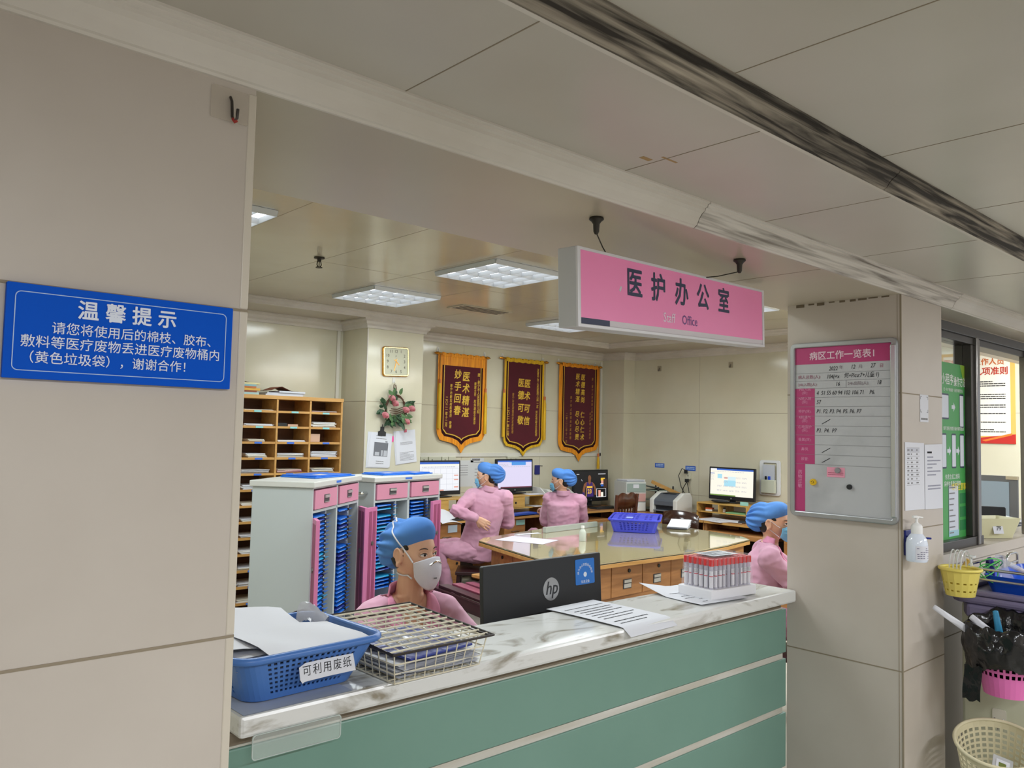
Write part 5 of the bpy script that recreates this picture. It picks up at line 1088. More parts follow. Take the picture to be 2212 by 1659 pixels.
def head_shape(b,T,detail=True):
    """skull, face, nose, ears in head space: face looks to -Y, z up, origin between the ears"""
    g=lambda x,c,s: math.exp(-((x-c)/s)**2)
    def fn(u,v):
        th=2*PI*u; ph=PI*v; dx,dy,dz=math.sin(ph)*math.sin(th),-math.sin(ph)*math.cos(th),math.cos(ph)
        x,y,z=.074*dx,.094*dy,.112*dz
        if dz<0: k=1-.24*(-dz)**1.5; x*=k; y=y*(1-.14*(-dz)**2) if dy<0 else y*(1-.3*(-dz))
        if dy>0: y*=1.02; 
        fr=max(0,-dy)
        y-=fr*(.012*g(z,-.085,.03)*g(x,0,.03)+.003*g(z,.028,.012)*g(abs(x),.028,.02)-.010*g(z,.002,.013)*g(abs(x),.033,.017))
        x*=1+.05*g(z,-.03,.03)*fr
        return T@Vector((x,y,z))
    b.grid(fn,56,40,cu=True)
    tz=lambda p:T@Vector(p)
    b.tube([tz((0,-.084,.012)),tz((0,-.098,-.018)),tz((0,-.108,-.036)),tz((0,-.098,-.044))],[.0075,.0105,.0135,.009],10)
    for s in (-1,1): b.ball(tz((s*.012,-.096,-.04)),.009,10,6)
    R=T.to_3x3()
    for s in (-1,1):
        e=R@Matrix.Rotation(-s*.35,3,'Z')@Matrix.Rotation(.15,3,'X')
        b.ball(tz((s*.076,.010,-.012)),(.006,.017,.027),12,8,e); b.ball(tz((s*.080,.010,-.040)),(.0065,.010,.011),10,6,e)
        b.tube([tz((s*(.078+.007*math.sin(q*.5+.6)),.010-.019*math.cos(q),-.010+.029*math.sin(q))) for q in [-.9+.42*k for k in range(11)]],.0046,7)
    for s in (-1,1): b.ball(tz((s*.02,-.083,-.068)),(.018,.010,.006),10,6,R)
def person(name,label,H,hy,hp,J,group,hands=(),maskkind='surgical',spread=1,seed=0,hr=0,cut=None,vox=.0055,hs=1.0,female=True,loc=(0,0,0)):
    """J: joints in world space; H head centre, hy head yaw, hp head pitch"""
    t=thing(name,label,'person',loc); inv=Matrix.Translation(-Vector(loc))
    J={k:Vector(v)-Vector(loc) for k,v in J.items()}; H=Vector(H)-Vector(loc)
    T=Matrix.Translation(H)@RZ(hy)@RX(hp)@RY(hr)@Matrix.Diagonal((hs,hs,1,1))
    lat=(J['sl']-J['sr']).normalized(); up=(J['neck']-J['pelvis']).normalized(); dep=lat.cross(up).normalized(); lat=up.cross(dep).normalized()
    sw=(J['sl']-J['sr']).length/2
    def torso(b,e,hem=False):
        P=J['pelvis']; Nk=J['neck']; m=(J['sl']+J['sr'])/2; c=lerp(P,Nk,.62)+dep*.012
        hip=lerp(P,Nk,0)-up*.06
        S=[(hip,lat,dep,.150+e,.115+e),(P+up*.03,lat,dep,.168+e,.122+e),(lerp(P,Nk,.32),lat,dep,.142+e*1.3,.10+e*1.2),(lerp(P,Nk,.58),lat,dep,.155+e,.108+e),(lerp(P,Nk,.78),lat,dep,.155+e,.100+e),(lerp(m,Nk,.15),lat,dep,sw*.80+e,.068+e),(lerp(m,Nk,.62),lat,dep,sw*.42+e,.054+e),(Nk,lat,dep,.058+e*.7,.056+e*.7)]
        loft(b,S)
        for s in ('sl','sr'): b.ball(J[s],.056+e,14,8); b.tube([lerp(Nk,J[s],.25)-up*.02,J[s]],[.045+e,.052+e],12)
        if female and e>0:
            for s in (-1,1): b.ball(c+lat*s*.068+dep*.072+up*.02,(.062,.055,.06),14,8)
    # body: one continuous skin
    b=MB(); torso(b,0.)
    cap_tube(b,[J['neck']-up*.03,lerp(J['neck'],H,.5)+Vector((0,0,-.01)),T@Vector((0,.018,-.06))],[.056,.047,.050],16)
    head_shape(b,T)
    for s in ('l','r'):
        cap_tube(b,[J['s'+s],lerp(J['s'+s],J['e'+s],.5),J['e'+s],lerp(J['e'+s],J['w'+s],.45),J['w'+s]],[.046,.042,.037,.034,.024],12)
        if 'h'+s in J:
            cap_tube(b,[J['h'+s],J['k'+s],J['a'+s]],[.075,.052,.036],12); 
    for (s,d,n,c,sd) in hands: hand(b,J['w'+s],d,n,c,.168,sd)
    body=bake('body',b,SKIN,t,vox,3)
    # tunic
    b=MB(); torso(b,.014)
    foc=[]
    for s in ('l','r'):
        cap_tube(b,[J['s'+s],lerp(J['s'+s],J['e'+s],.5),J['e'+s],lerp(J['e'+s],J['w'+s],.55),lerp(J['e'+s],J['w'+s],.88)],[.066,.061,.055,.05,.045],14); foc+=[(J['e'+s],.10),(J['s'+s],.08)]
    foc.append((lerp(J['pelvis'],J['neck'],.25),.13))
    wr=wrinkle(.015,8.5,seed,foc)
    loft(b,[(J['pelvis']-up*.09,lat,dep,.178,.14),(J['pelvis']+up*.08,lat,dep,.165,.125)])
    tun=bake('tunic',b,SCRUB,t,.0075,4,wr,(lambda p:cut(p,J,up,lat,dep)) if cut else None,thick=.003 if cut else 0)
    # trousers
    b=MB(); fo=[]
    for s in ('l','r'):
        if 'h'+s in J: cap_tube(b,[J['h'+s],lerp(J['h'+s],J['k'+s],.5),J['k'+s],lerp(J['k'+s],J['a'+s],.5),lerp(J['k'+s],J['a'+s],.93)],[.098,.09,.076,.067,.066],14); fo.append((J['k'+s],.14)); fo.append((J['h'+s],.12))
    if fo:
        b.ball(J['pelvis']-up*.03,.13,16,10)
        bake('trousers',b,SCRUB,t,.009,4,wrinkle(.016,8,seed+5,fo))
        b=MB()
        for s in ('l','r'):
            a=J['a'+s]; f=Vector((J['k'+s].x-J['h'+s].x,J['k'+s].y-J['h'+s].y,0)).normalized()
            b.ball(Vector((a.x,a.y,.045))+f*.05,(.045,.045,.044),12,8); b.ball(Vector((a.x,a.y,.035))+f*.13,(.045,.045,.034),12,8); b.tube([Vector((a.x,a.y,.05)),a],[.035,.035],10)
        bake('shoes',b,M('white shoe','#d9d9d6',.5),t,.01,2)
    # collar band
    b=MB(); cs=[]
    # hair under the cap, cap, mask
    b=MB(); R=T.to_3x3(); b.ball(T@Vector((0,.034,.006)),(.0752,.072,.088),24,16,R)
    for q in (-1,1): b.ball(T@Vector((q*.069,-.016,.026)),(.0055,.020,.010),14,10,R@Matrix.Rotation(.35,3,'X')); b.ball(T@Vector((q*.0715,-.008,.000)),(.005,.008,.018),12,8,R)
    b.build('hair',HAIR,t,smooth=180)
    b=MB()
    b.ball(T@Vector((0,.006,.056)),(.0845,.103,.068),32,20,R@Matrix.Rotation(-.52,3,'X')); b.ball(T@Vector((0,.070,.030)),(.088,.084,.082),32,20,R@Matrix.Rotation(-.5,3,'X')); b.ball(T@Vector((0,.105,.0)),(.080,.062,.070),24,16,R@Matrix.Rotation(-.5,3,'X'))
    Ti=T.inverted()
    def capw(p,n):
        q=Ti@p; a=math.atan2(q.x,q.z-.01); r=math.hypot(q.x,q.z-.03)
        back=min(1,max(.25,(q.y+.08)/.17)); ps=mnoise.noise(Vector((q.x*14+seed,q.y*5,q.z*14)))
        return back*(.0085*math.sin(a*13+3*ps+seed)*max(0,(q.y+.03)/.16)+.006*ps)
    cp=bake('cap',b,CAP,t,.0055,16,capw)
    b=MB(); from_bvh=[BVHTree.FromPolygons([v.co.copy() for v in o.data.vertices],[tuple(p.vertices) for p in o.data.polygons]) for o in (cp,body)]
    def hug(pts,off):
        out=[]; P=[Vector(p) for p in pts]
        for i in range(len(P)-1):
            for k in range(5):
                p=P[i].lerp(P[i+1],k/5); ax=Vector((0,.03,p.z*.6)); d=(p-ax).normalized(); a=T@(ax+d*.30); dw=(R@-d).normalized(); best=None
                for bv in from_bvh:
                    h=bv.ray_cast(a,dw)
                    if h[0] is not None and (best is None or h[3]<best[1]): best=(h[0],h[3])
                if best and (best[0]-T@p).length<.07: out.append(best[0]-dw*off)
        return out if len(out)>1 else [T@p for p in P]
    for s in (-1,1):
        if maskkind=='surgical': b.tube([T@Vector((s*.0655,-.060,-.022))]+hug(((s*.072,-.045,-.014),(s*.078,-.018,.004),(s*.083,.000,.014)),.003),.0018,5); b.tube([T@Vector((s*.0645,-.058,-.082))]+hug(((s*.07,-.04,-.07),(s*.078,-.01,-.05),(s*.083,.004,-.042)),.003),.0018,5)
        else:
            b.tube([T@Vector((s*.067,-.060,-.026))]+hug(((s*.072,-.04,-.004),(s*.080,-.012,.024),(s*.092,.03,.062),(s*.09,.075,.095),(s*.04,.10,.12),(0,.11,.125)),.0028),.0032,6); b.tube([T@Vector((s*.060,-.050,-.085))]+hug(((s*.06,-.03,-.088),(s*.062,-.0,-.088),(s*.06,.03,-.084),(s*.05,.05,-.08)),.003),.0032,6)
    strap=b
    def mk(u,v):
        a=(u-.5)*2
        if maskkind=='surgical':
            zt=-.012-.014*a*a; zb=-.112+.032*a*a; z=zt+(zb-zt)*v; x=.068*math.sin(a*1.2)/math.sin(1.2)
            y=-.052-.052*math.cos(a*1.15)*(1-.0*v)-.016*math.sin(PI*min(1,v*1.15))*(1-a*a)+.01*v*v+.0025*math.sin(v*22)*(1-a*a)
        else:
            zt=-.004-.022*abs(a)**1.6; zb=-.128+.050*a*a; z=zt+(zb-zt)*v; x=.0695*math.sin(a*1.25)/math.sin(1.25)*(1-.12*v)
            y=-.046-.052*math.cos(a*1.2)-.034*(math.sin(PI*min(1,.12+v*.86))**.8)*(1-a*a)**.8
        return T@Vector((x,y,z))
    mb=MB().grid(mk,33,25); ms=mb.build('mask',MASKB if maskkind=='surgical' else MASKW,t,smooth=180); s=ms.modifiers.new('s','SOLIDIFY'); s.thickness=.0025; s.offset=0
    strap.build('mask_strap',STRAP,ms,smooth=60)
    if maskkind!='surgical':
        b=MB().tube([mk(u,.13+.5*(u-.5)**2*4)+(R@Vector((0,-1,.2))).normalized()*.0035 for u in [.30+.04*k for k in range(11)]],.003,6); b.build('nose_clip',chrome,ms,smooth=60)
        T2=T@TR(0,-.1365,-.078)@FY
        lettering('mask_print',[('9501',-.006,.0,.0075,.003)],inkg,t,T2@TR(-.008,0,.0)@RY(-.2))
    # eyes and brows
    for s in (-1,1):
        E=T@TR(s*.0315,-.0815,.0)@RZ(s*.30)@FY
        al=lambda w,h:[(w*math.cos(q),h*(math.sin(q) if math.sin(q)>0 else .75*math.sin(q))*(abs(math.sin(q))**.3)+.001*s*math.cos(q)) for q in [2*PI*k/24 for k in range(24)]]
        b=MB().at(E); b.prism(al(.0150,.0062),-.004,.0052); ey=b.build('eye',M('eye white','#d3ccc6',.3),t)
        g=.004 if abs(s)==1 else 0
        b=MB().at(E@TR(.004*1,.0006,.0053)); b.lathe([(0,0),(.0054,0),(.0048,.0006),(0,.0009)],18); b.mat(1); b.lathe([(0,.0009),(.0025,.0011),(0,.0013)],10); b.build('iris',[M('iris brown','#2c1a12',.15),M('pupil','#0c0807',.1)],ey,smooth=60)
        b=MB().at(E); pts=[(.0158*math.cos(q),.0064*abs(math.sin(q))**1.25,.0052-.0035*abs(math.cos(q))**3) for q in [PI*k/10 for k in range(11)]]
        b.tube(pts,[.0005,.0011,.0014,.0015,.0016,.0016,.0016,.0015,.0014,.0011,.0005],6); b.build('eyelashes',HAIR,ey,smooth=60)
        b=MB().at(E); b.tube([(x*1.06,y+.0042,z+.0012) for x,y,z in pts],[.0008]+[.0022]*9+[.0008],8); b.tube([(x,-.0062*abs(math.sin(q))**1.1,z-.0005) for (x,y,z),q in zip(pts,[PI*k/10 for k in range(11)])],[.0008]+[.0021]*9+[.0008],8); b.build('eyelid',SKIN,ey,smooth=60)
        b=MB().at(T@TR(s*.034,-.0845,.0215)@RZ(s*.32)@FY@RZ(-s*.06)); b.T=b.T; 
        pp=[(-.019,-.002,.0004),(-.010,.0022,.0022),(.0,.0038,.0026),(.010,.0032,.0015),(.019,-.001,-.0025)]
        if s<0: pp=[(-x,y,z) for x,y,z in pp]
        b.tube(pp,[.0012,.0022,.0022,.0017,.0006],6); b.build('eyebrow',M('brow hair','#3a2a24',.7),t,smooth=60)
    return t,T,J,up,lat,dep
def vcut(p,J,up,lat,dep):
    q=p-J['neck']; x=q.dot(lat); z=q.dot(up); y=q.dot(dep)
    return (y>.0 and z>-.155 and abs(x)<.012+.058*(z+.155)/.155) or (z>.0 and math.hypot(x,y)<.10)
def backcut(p,J,up,lat,dep):
    q=p-J['neck']; return q.dot(up)>.028 and math.hypot(q.dot(lat),q.dot(dep))<.1
def collar(t,J,up,lat,dep,kind):
    n=J['neck']; b=MB()
    if kind=='lapel':
        kids={c.name.split('.')[0]:c for c in t.children}; bv=[BVHTree.FromPolygons([v.co.copy() for v in o.data.vertices],[tuple(p.vertices) for p in o.data.polygons]) for o in (kids['tunic'],kids['body'])]
        def drop(x,z,off):
            o=n+lat*x+up*z+dep*.5; best=None
            for q in bv:
                h=q.ray_cast(o,-dep)
                if h[0] is not None and (best is None or h[3]<best[3]): best=h
            return best[0]+dep*off if best is not None and best[0] is not None else n+lat*x+up*z
        for s in (-1,1):
            def P(u,v):
                x=s*(.072-.058*u+(.048*math.sin(PI*min(1,.12+u*.95)))*v); z=.008-.165*u-.030*v*u-.012*v
                return drop(x,z,.007+.008*math.sin(PI*v))
            b.grid(P,16,7)
        b.grid(lambda u,v:n+lat*(.076+.01*v)*math.cos(PI*u)-dep*((.058+.014*v)*math.sin(PI*u))+up*(.035-.05*v+.01*math.sin(PI*u))+dep*.02,18,4)
    else:
        b.grid(lambda u,v:n+lat*(.070+.008*v)*math.cos(2*PI*u)+dep*(.066+.010*v)*math.sin(2*PI*u)+up*(.040-.055*v),28,5,cu=True)
    o=b.build('collar',SCRUB2 if kind=='lapel' else SCRUB,t,smooth=180); s=o.modifiers.new('s','SOLIDIFY'); s.thickness=.004; s.offset=0
grp='nurses in pink scrubs'
# masked nurse behind the marble counter
J=dict(pelvis=(1.80,2.52,.50),neck=(1.775,2.518,1.085),sl=(1.902,2.482,1.002),sr=(1.652,2.558,1.002),el=(2.03,2.36,.84),er=(1.56,2.44,.84),wl=(2.0,2.24,.81),wr=(1.62,2.27,.81),hl=(1.88,2.46,.53),hr=(1.70,2.49,.53),kl=(1.93,2.06,.52),kr=(1.74,2.07,.52),al=(1.93,2.08,.10),ar=(1.74,2.10,.10))
t,T,J2,up,lat,dep=person('person','person in a blue cap and white respirator seated behind the marble counter',(1.772,2.487,1.243),.20,.02,J,grp,(('l',(-.3,-1,-.1),(0,0,-1),.3,-1),('r',(.2,-1,-.1),(0,0,-1),.3,1)),'n95',seed=1,cut=vcut,vox=.0038,hs=.92)
collar(t,J2,up,lat,dep,'lapel')
# nurse with her hand on her back, seen from behind
J=dict(pelvis=(4.945,5.90,.595),neck=(4.995,5.80,1.145),sl=(4.875,5.915,1.085),sr=(5.085,5.68,1.075),el=(4.635,5.85,.965),er=(5.20,5.76,.83),wl=(4.765,5.715,.895),wr=(5.24,6.05,.80),hl=(4.87,5.90,.565),hr=(5.00,6.02,.565),kl=(4.585,6.06,.585),kr=(4.80,6.36,.57),al=(4.70,5.98,.09),ar=(4.86,6.28,.09))
t,T,J2,up,lat,dep=person('person','person in pink scrubs seen from behind with one hand on her lower back',(4.965,5.815,1.275),-2.45,.05,J,grp,(('l',(.80,-.35,-.52),(.35,.85,.0),.16,-1),('r',(.1,1,-.1),(0,0,-1),.4,1)),'surgical',seed=2,cut=backcut)
collar(t,J2,up,lat,dep,'band')
# nurse writing at the back desk
J=dict(pelvis=(6.20,5.99,.575),neck=(6.165,5.97,1.055),sl=(6.10,6.11,.99),sr=(6.295,5.85,.985),el=(6.13,6.20,.755),er=(6.42,5.92,.76),wl=(6.42,6.52,.835),wr=(6.46,6.16,.70),hl=(6.12,6.02,.55),hr=(6.30,6.02,.55),kl=(6.22,6.46,.56),kr=(6.42,6.46,.56),al=(6.24,6.48,.09),ar=(6.44,6.48,.09))
t,T,J2,up,lat,dep=person('person','person in pink scrubs seen from behind writing at the back desk',(6.135,5.985,1.195),-2.45,.10,J,grp,(('l',(.35,.9,-.15),(0,0,-1),.75,-1),('r',(.1,.8,-.4),(0,0,-1),.5,1)),'surgical',seed=3,cut=backcut)
collar(t,J2,up,lat,dep,'band')
o=thing('pen','dark pen held in the writing hand at the back desk','pen',(6.475,6.60,.775),rot=(.5,.3,0)); MB().cyl((0,0,0),(0,0,.13),.005,n=8).build('barrel',blk,o)
# nurse beside the tiled column
J=dict(pelvis=(4.60,2.75,.575),neck=(4.68,2.705,1.03),sl=(4.80,2.815,.955),sr=(4.52,2.61,.960),el=(4.88,2.66,.84),er=(4.585,2.50,.83),wl=(5.02,2.45,.83),wr=(4.80,2.34,.825),hl=(4.72,2.76,.55),hr=(4.62,2.62,.55),kl=(5.02,2.48,.56),kr=(4.90,2.32,.56),al=(5.0,2.5,.09),ar=(4.88,2.34,.09))
t,T,J2,up,lat,dep=person('person','person in pink scrubs and blue mask half hidden by the tiled column',(4.685,2.68,1.165),.25,.05,J,grp,(('l',(.6,-.7,0),(0,0,-1),.3,-1),('r',(.7,-.6,0),(0,0,-1),.3,1)),'surgical',seed=4,cut=vcut)
collar(t,J2,up,lat,dep,'lapel')
# ---------------------------------------------------------------- treatment trolley at the right
LIL=M('lilac plastic','#77708f',.35); CRM=M('cream trolley body','#c8c9b0',.35,nz=(2,3),col2='#bfc2aa')
TX,TY=3.28,1.135; ZT=1.16
t=thing('treatment_trolley','cream treatment trolley with a lilac top and chrome rail below the window','trolley',(0,0,0))
MB().box(TX+.02,TX+.68,TY-.47,TY-.015,.12,ZT-.055).build('body',CRM,t,bevel=.012)
b=MB(); b.prism(rrect(.74,.52,.05,5,TX+.34,TY-.25),ZT-.05,ZT-.018); b.build('top',LIL,t,bevel=.012)
b=MB(); ring(b,rrect(.74,.52,.05,5,TX+.34,TY-.25),rrect(.66,.44,.04,5,TX+.34,TY-.25),ZT-.018,ZT); b.build('top_rim',LIL,t,bevel=.006)
MB().prism([(TX-.03,TY-.05),(TX-.03,TY-.45),(TX+.03,TY-.47),(TX+.03,TY-.02)],ZT-.10,ZT-.05).build('bumper',LIL,t,bevel=.012)
b=MB()
def rail(P,Q,h=.075):
    P=Vector(P);Q=Vector(Q); d=(Q-P).normalized()*.03; u=Vector((0,0,h))
    b.tube([P,P+u*.8,P+u*.93+d*.3,P+u+d,Q+u-d,Q+u*.93-d*.3,Q+u*.8,Q],.0055,8); b.tube([P+u*.5,Q+u*.5],.0045,8)
rail((TX+.015,TY-.46,ZT),(TX+.015,TY-.045,ZT)); rail((TX+.04,TY-.02,ZT),(TX+.48,TY-.02,ZT)); rail((TX+.54,TY-.02,ZT),(TX+.67,TY-.02,ZT)); b.build('guard_rail',chrome,t,smooth=60)
for x,y in ((.08,-.08),(.6,-.08),(.08,-.42),(.6,-.42)): MB().cyl((TX+x-.015,TY+y,.05),(TX+x+.015,TY+y,.05),.05,n=16).box(TX+x-.02,TX+x+.02,TY+y-.015,TY+y+.015,.06,.119).build('castor',blk2,t)
o=thing('treatment_tray','bright blue tray on the lilac trolley top behind the chrome rail','tray',(TX+.30,TY-.25,ZT+.001-.016)); TB_=M('tray royal blue','#1550c4',.3)
b=MB(); w,d=.46,.36; b.prism(rrect(w-.04,d-.04,.03),0,.004); A=rrect(w-.04,d-.04,.03); B_=rrect(w,d,.035); n=len(A)
b._a([(x,y,.002) for x,y in A]+[(x,y,.062) for x,y in B_]+[(x*.985,y*.985,.062) for x,y in B_]+[(x*.98,y*.98,.004) for x,y in A],[(i,(i+1)%n,n+(i+1)%n,n+i) for i in range(n)]+[(n+i,n+(i+1)%n,2*n+(i+1)%n,2*n+i) for i in range(n)]+[(2*n+i,2*n+(i+1)%n,3*n+(i+1)%n,3*n+i) for i in range(n)]); b.build('tray',TB_,o,smooth=40)
o=thing('clear_syringe','clear plastic wrapped syringe leaning on the rim of the blue tray','syringe',(TX+.14,TY-.20,ZT+.062),rot=(0,.42,-.5)); MB().cyl((-.09,0,0),(.07,0,0),.010,n=12).build('barrel',M('clear syringe','#dcdfe8',.1,alpha=.55),o); MB().cyl((-.04,0,0),(.06,0,0),.006,n=10).build('plunger',M('syringe beige','#c99a78',.5),o)
o=thing('tape_roll','dark blue strap coiled on the trolley behind the tray','strap',(TX+.20,TY-.06,ZT+.045),rot=(PI/2,0,.5)); MB().tube([(.04*math.cos(a),.045*math.sin(a),0) for a in [2*PI*k/20 for k in range(20)]],.009,8,closed=True).build('band',M('strap indigo','#2d2a86',.45),o,smooth=60)
o=thing('clear_bag','crumpled clear plastic bag on the trolley behind the tray','bag',(TX+.32,TY-.06,ZT+.001),.2); b=MB().grid(lambda u,v:(.1*math.cos(2*PI*u)*(1-.5*v)+.008*math.sin(19*u),.045*math.sin(2*PI*u)*(1-.6*v)+.006*math.sin(23*u+4*v),.085*v+.006*math.sin(15*u)),26,6,cu=True); b.build('film',M('bag film','#d9dae2',.12,alpha=.4),o,smooth=60)
o=thing('label_stickers','white stickers lying in the blue tray near the picture edge','label',(TX+.20,TY-.36,ZT-.009),.3); MB().prism(rrect(.07,.045,.02),0,.002).build('sheet',paper,o); b=MB(); lines(b,-.02,.02,-.012,.012,2,.006,.0026,1); b.build('print',ink,o)
o=thing('pump_bottle','small white pump nozzle and yellow tubing standing at the trolley corner','bottle',(TX+.10,TY-.025,ZT+.001)); MB().lathe([(0,0),(.018,0),(.018,.05),(.008,.065),(.006,.08),(0,.08)],14).build('bottle',M('bottle cream','#d9d5c0',.4),o,smooth=40); MB().lathe([(.005,.08),(.005,.10),(.018,.102),(.018,.107),(0,.107)],12).build('pump_head',white,o,smooth=40)
o=thing('green_tubing','loops of thin green tubing piled at the trolley corner','tubing',(TX+.10,TY-.08,ZT+.012)); b=MB()
for k in range(5): b.tube([((.04+.009*k)*math.cos(a)+.012*k,.03*math.sin(a),.03+.025*math.sin(a*1.0+k)+.01*k) for a in [2*PI*i/18 for i in range(18)]],.0022,5,closed=True)
b.build('tube',M('tubing green','#5cc45c',.25),o,smooth=60)
# yellow basket hung on the trolley side
YB_=M('yellow basket plastic','#e4d36a',.35)
def bucket(name,label,loc,r0,r1,h,m,rows,per,rz=0,rot=None,hole=.6,skip=(),rim=.006):
    t=thing(name,label,'basket',loc,rz,rot=rot); b=MB()
    P=lambda u,v:Vector(((r0+(r1-r0)*v)*math.cos(2*PI*u),(r0+(r1-r0)*v)*math.sin(2*PI*u),h*v))
    b2=MB(); holed_wall(b,P,per,rows,lambda i,j:j not in skip,.002,hole); b.lathe([(0,0),(r0,0),(r0,.003),(0,.003)],per); b.build('wall',m,t,smooth=35)
    MB().tube([(r1*1.015*math.cos(2*PI*k/40),r1*1.015*math.sin(2*PI*k/40),h) for k in range(40)],rim,8,closed=True).build('rim',m,t,smooth=60); return t
yb=bucket('yellow_basket','small yellow perforated basket hooked on the far side of the trolley',(3.195,1.085,1.145),.048,.066,.095,YB_,7,16,hole=.45,skip=(0,5,6,2,4))
o=thing('clear_tubing','loops of clear tubing standing up out of the yellow basket','tubing',(3.19,1.085,1.20)); b=MB()
for k in range(4): b.tube([(.052*math.cos(a)*(1-.1*k),.014*k-.02,.045+.062*math.sin(a)) for a in [PI*(.0+i/14) for i in range(15)]],.0025,5)
b.build('tube',M('tubing clear','#dfe3e0',.1,alpha=.55),o,smooth=60)
o=thing('yellow_connector','beige plastic connectors clipped at the trolley rail corner','connector',(TX+.0,TY-.05,ZT+.075)); b=MB(); b.tube([(0,0,.03),(.0,.015,.005),(-.01,.02,-.02)],.008,8); b.tube([(-.02,-.03,-.045),(.03,.0,-.05)],.011,8); b.build('connector',M('connector tan','#c9a858',.4),o,smooth=60)
# hanging bins on the trolley face
HK=M('hook clear','#b9bcb4',.2,alpha=.6)
for z,y,l in ((1.035,.965,'clear adhesive hook holding the black-bagged bin on the trolley face'),(.715,.995,'white adhesive hook with a smiling bent wire on the trolley face')):
    o=thing('adhesive_hook',l,'hook',(TX+.019,y,z)); MB().at(FX).prism(rrect(.045,.055,.006,2),0,.003).build('plate',HK if z>1 else M('hook plate cream','#cfccbc',.4),o); MB().at(FX).tube([(-.014,-.004,.004),(-.014,-.016,.01),(0,-.026,.014),(.014,-.016,.01),(.014,-.004,.004)],.0022,6).build('wire',steel,o,smooth=60)
MB().at(FX).tube([(0,-.026,.014),(0,-.04,.02)],.002,6).build('wire_tail',steel,o)
PKB=M('pink bin plastic','#e072b4',.35)
pb=bucket('hanging_bin','pink perforated bin with a black bag over its rim, hooked on the trolley face',(3.145,.925,.845),.070,.105,.19,PKB,9,30,rot=(0,0,0),hole=.6,skip=(0,1,2,8))
o=thing('bin_bag','black plastic bag folded over the rim of the pink bin','bag',(3.145,.925,.845)); BAG=M('black bag film','#101012',.18,spec=.6,bump=(28,.5))
rr=random.Random(5)
def bagf(u,v):
    a=2*PI*u; q=mnoise.noise(Vector((3*math.cos(a),3*math.sin(a),v*3.2)))*.018+mnoise.noise(Vector((8*math.cos(a),8*math.sin(a),v*7)))*.010
    # v: 0 inside bottom .. .35 mouth rim .. 1 skirt end
    if v<.3: k=v/.3; r=.05+.045*k; z=.05+.17*k
    elif v<.45: k=(v-.3)/.15; r=.095+.03*k; z=.22+.012*math.sin(PI*k)
    else: k=(v-.45)/.55; r=.125+.012*math.sin(PI*k)-.012*k; z=.22-.135*k+.02*math.sin(2*a+1)*k
    z+=(.035*max(0,math.cos(a-.4)))*(1 if v>.25 else 0)*(1-abs(v-.4)) 
    r+=q
    return (r*math.cos(a),r*math.sin(a),z+q*.8)
MB().grid(bagf,72,36,cu=True).build('bag',BAG,o,smooth=180)
b=MB().grid(lambda u,v:(-.128+.004*math.sin(7*v),.035+.055*u+.008*v,.10-.115*v+.006*math.sin(9*u)),6,10); b.build('bag_tail',BAG,o,smooth=60)
for (p,d,w,l,m,s) in (((3.06,1.02,1.055),(-.06,.085,.07),.012,'white wrapper sticking out sideways from the black bag',M('wrapper white','#d5d6dd',.4),1),((3.10,.96,1.05),(-.03,.05,.05),.014,'torn white wrapper inside the mouth of the black bag',M('wrapper white','#d5d6dd',.4),1),((3.11,.935,1.05),(-.005,.01,.075),.012,'blue and clear packet standing in the mouth of the black bag',M('packet blue','#3f8fb8',.25),1)):
    o=thing('plastic_wrapper',l,'wrapper',p); d=Vector(d); sd=d.cross(Vector((.95,.28,-.2))).normalized(); b=MB().grid(lambda u,v:d*u+sd*w*(2*v-1)*(1-.3*u)+Vector((0,0,.006*math.sin(9*u)*math.sin(PI*v))),10,4); q=b.build('film',m,o,smooth=60); q.modifiers.new('s','SOLIDIFY').thickness=.002
CRB=M('cream bin plastic','#d3cbaa',.4)
cb=bucket('hanging_bin','cream perforated bin tilted outwards low on the trolley face',(3.135,.955,.435),.085,.125,.28,CRB,14,34,rot=(0.10,-.30,0),hole=.62,skip=(0,13))
o=thing('waste_packet','clear packet with a printed white label inside the cream bin','packet',(3.10,.93,.605),rot=(.3,-.5,.2)); MB().box(-.045,.045,-.03,.03,0,.006).build('packet',M('packet clear','#d5d8dd',.15,alpha=.6),o); MB().box(-.03,.03,-.02,.02,.0065,.0075).mat(1).box(.0,.018,-.01,.012,.0075,.0079).mat(2).box(-.028,-.005,-.014,-.004,.0075,.0079).build('label',[paper,M('label olive','#6f7a3a',.5),M('label rose','#c98a92',.5)],o)
o=thing('waste_packet','grey crumpled wrapping at the bottom of the cream bin','packet',(3.13,.955,.505)); MB().grid(lambda u,v:(.06*math.cos(2*PI*u)*math.sin(PI*v)*(1+.2*math.sin(9*u)),.06*math.sin(2*PI*u)*math.sin(PI*v),.03*math.cos(PI*v)+.01*math.sin(13*u+7*v)),24,10,cu=True).build('wrap',M('wrap grey','#b5b9bc',.25),o,smooth=60)
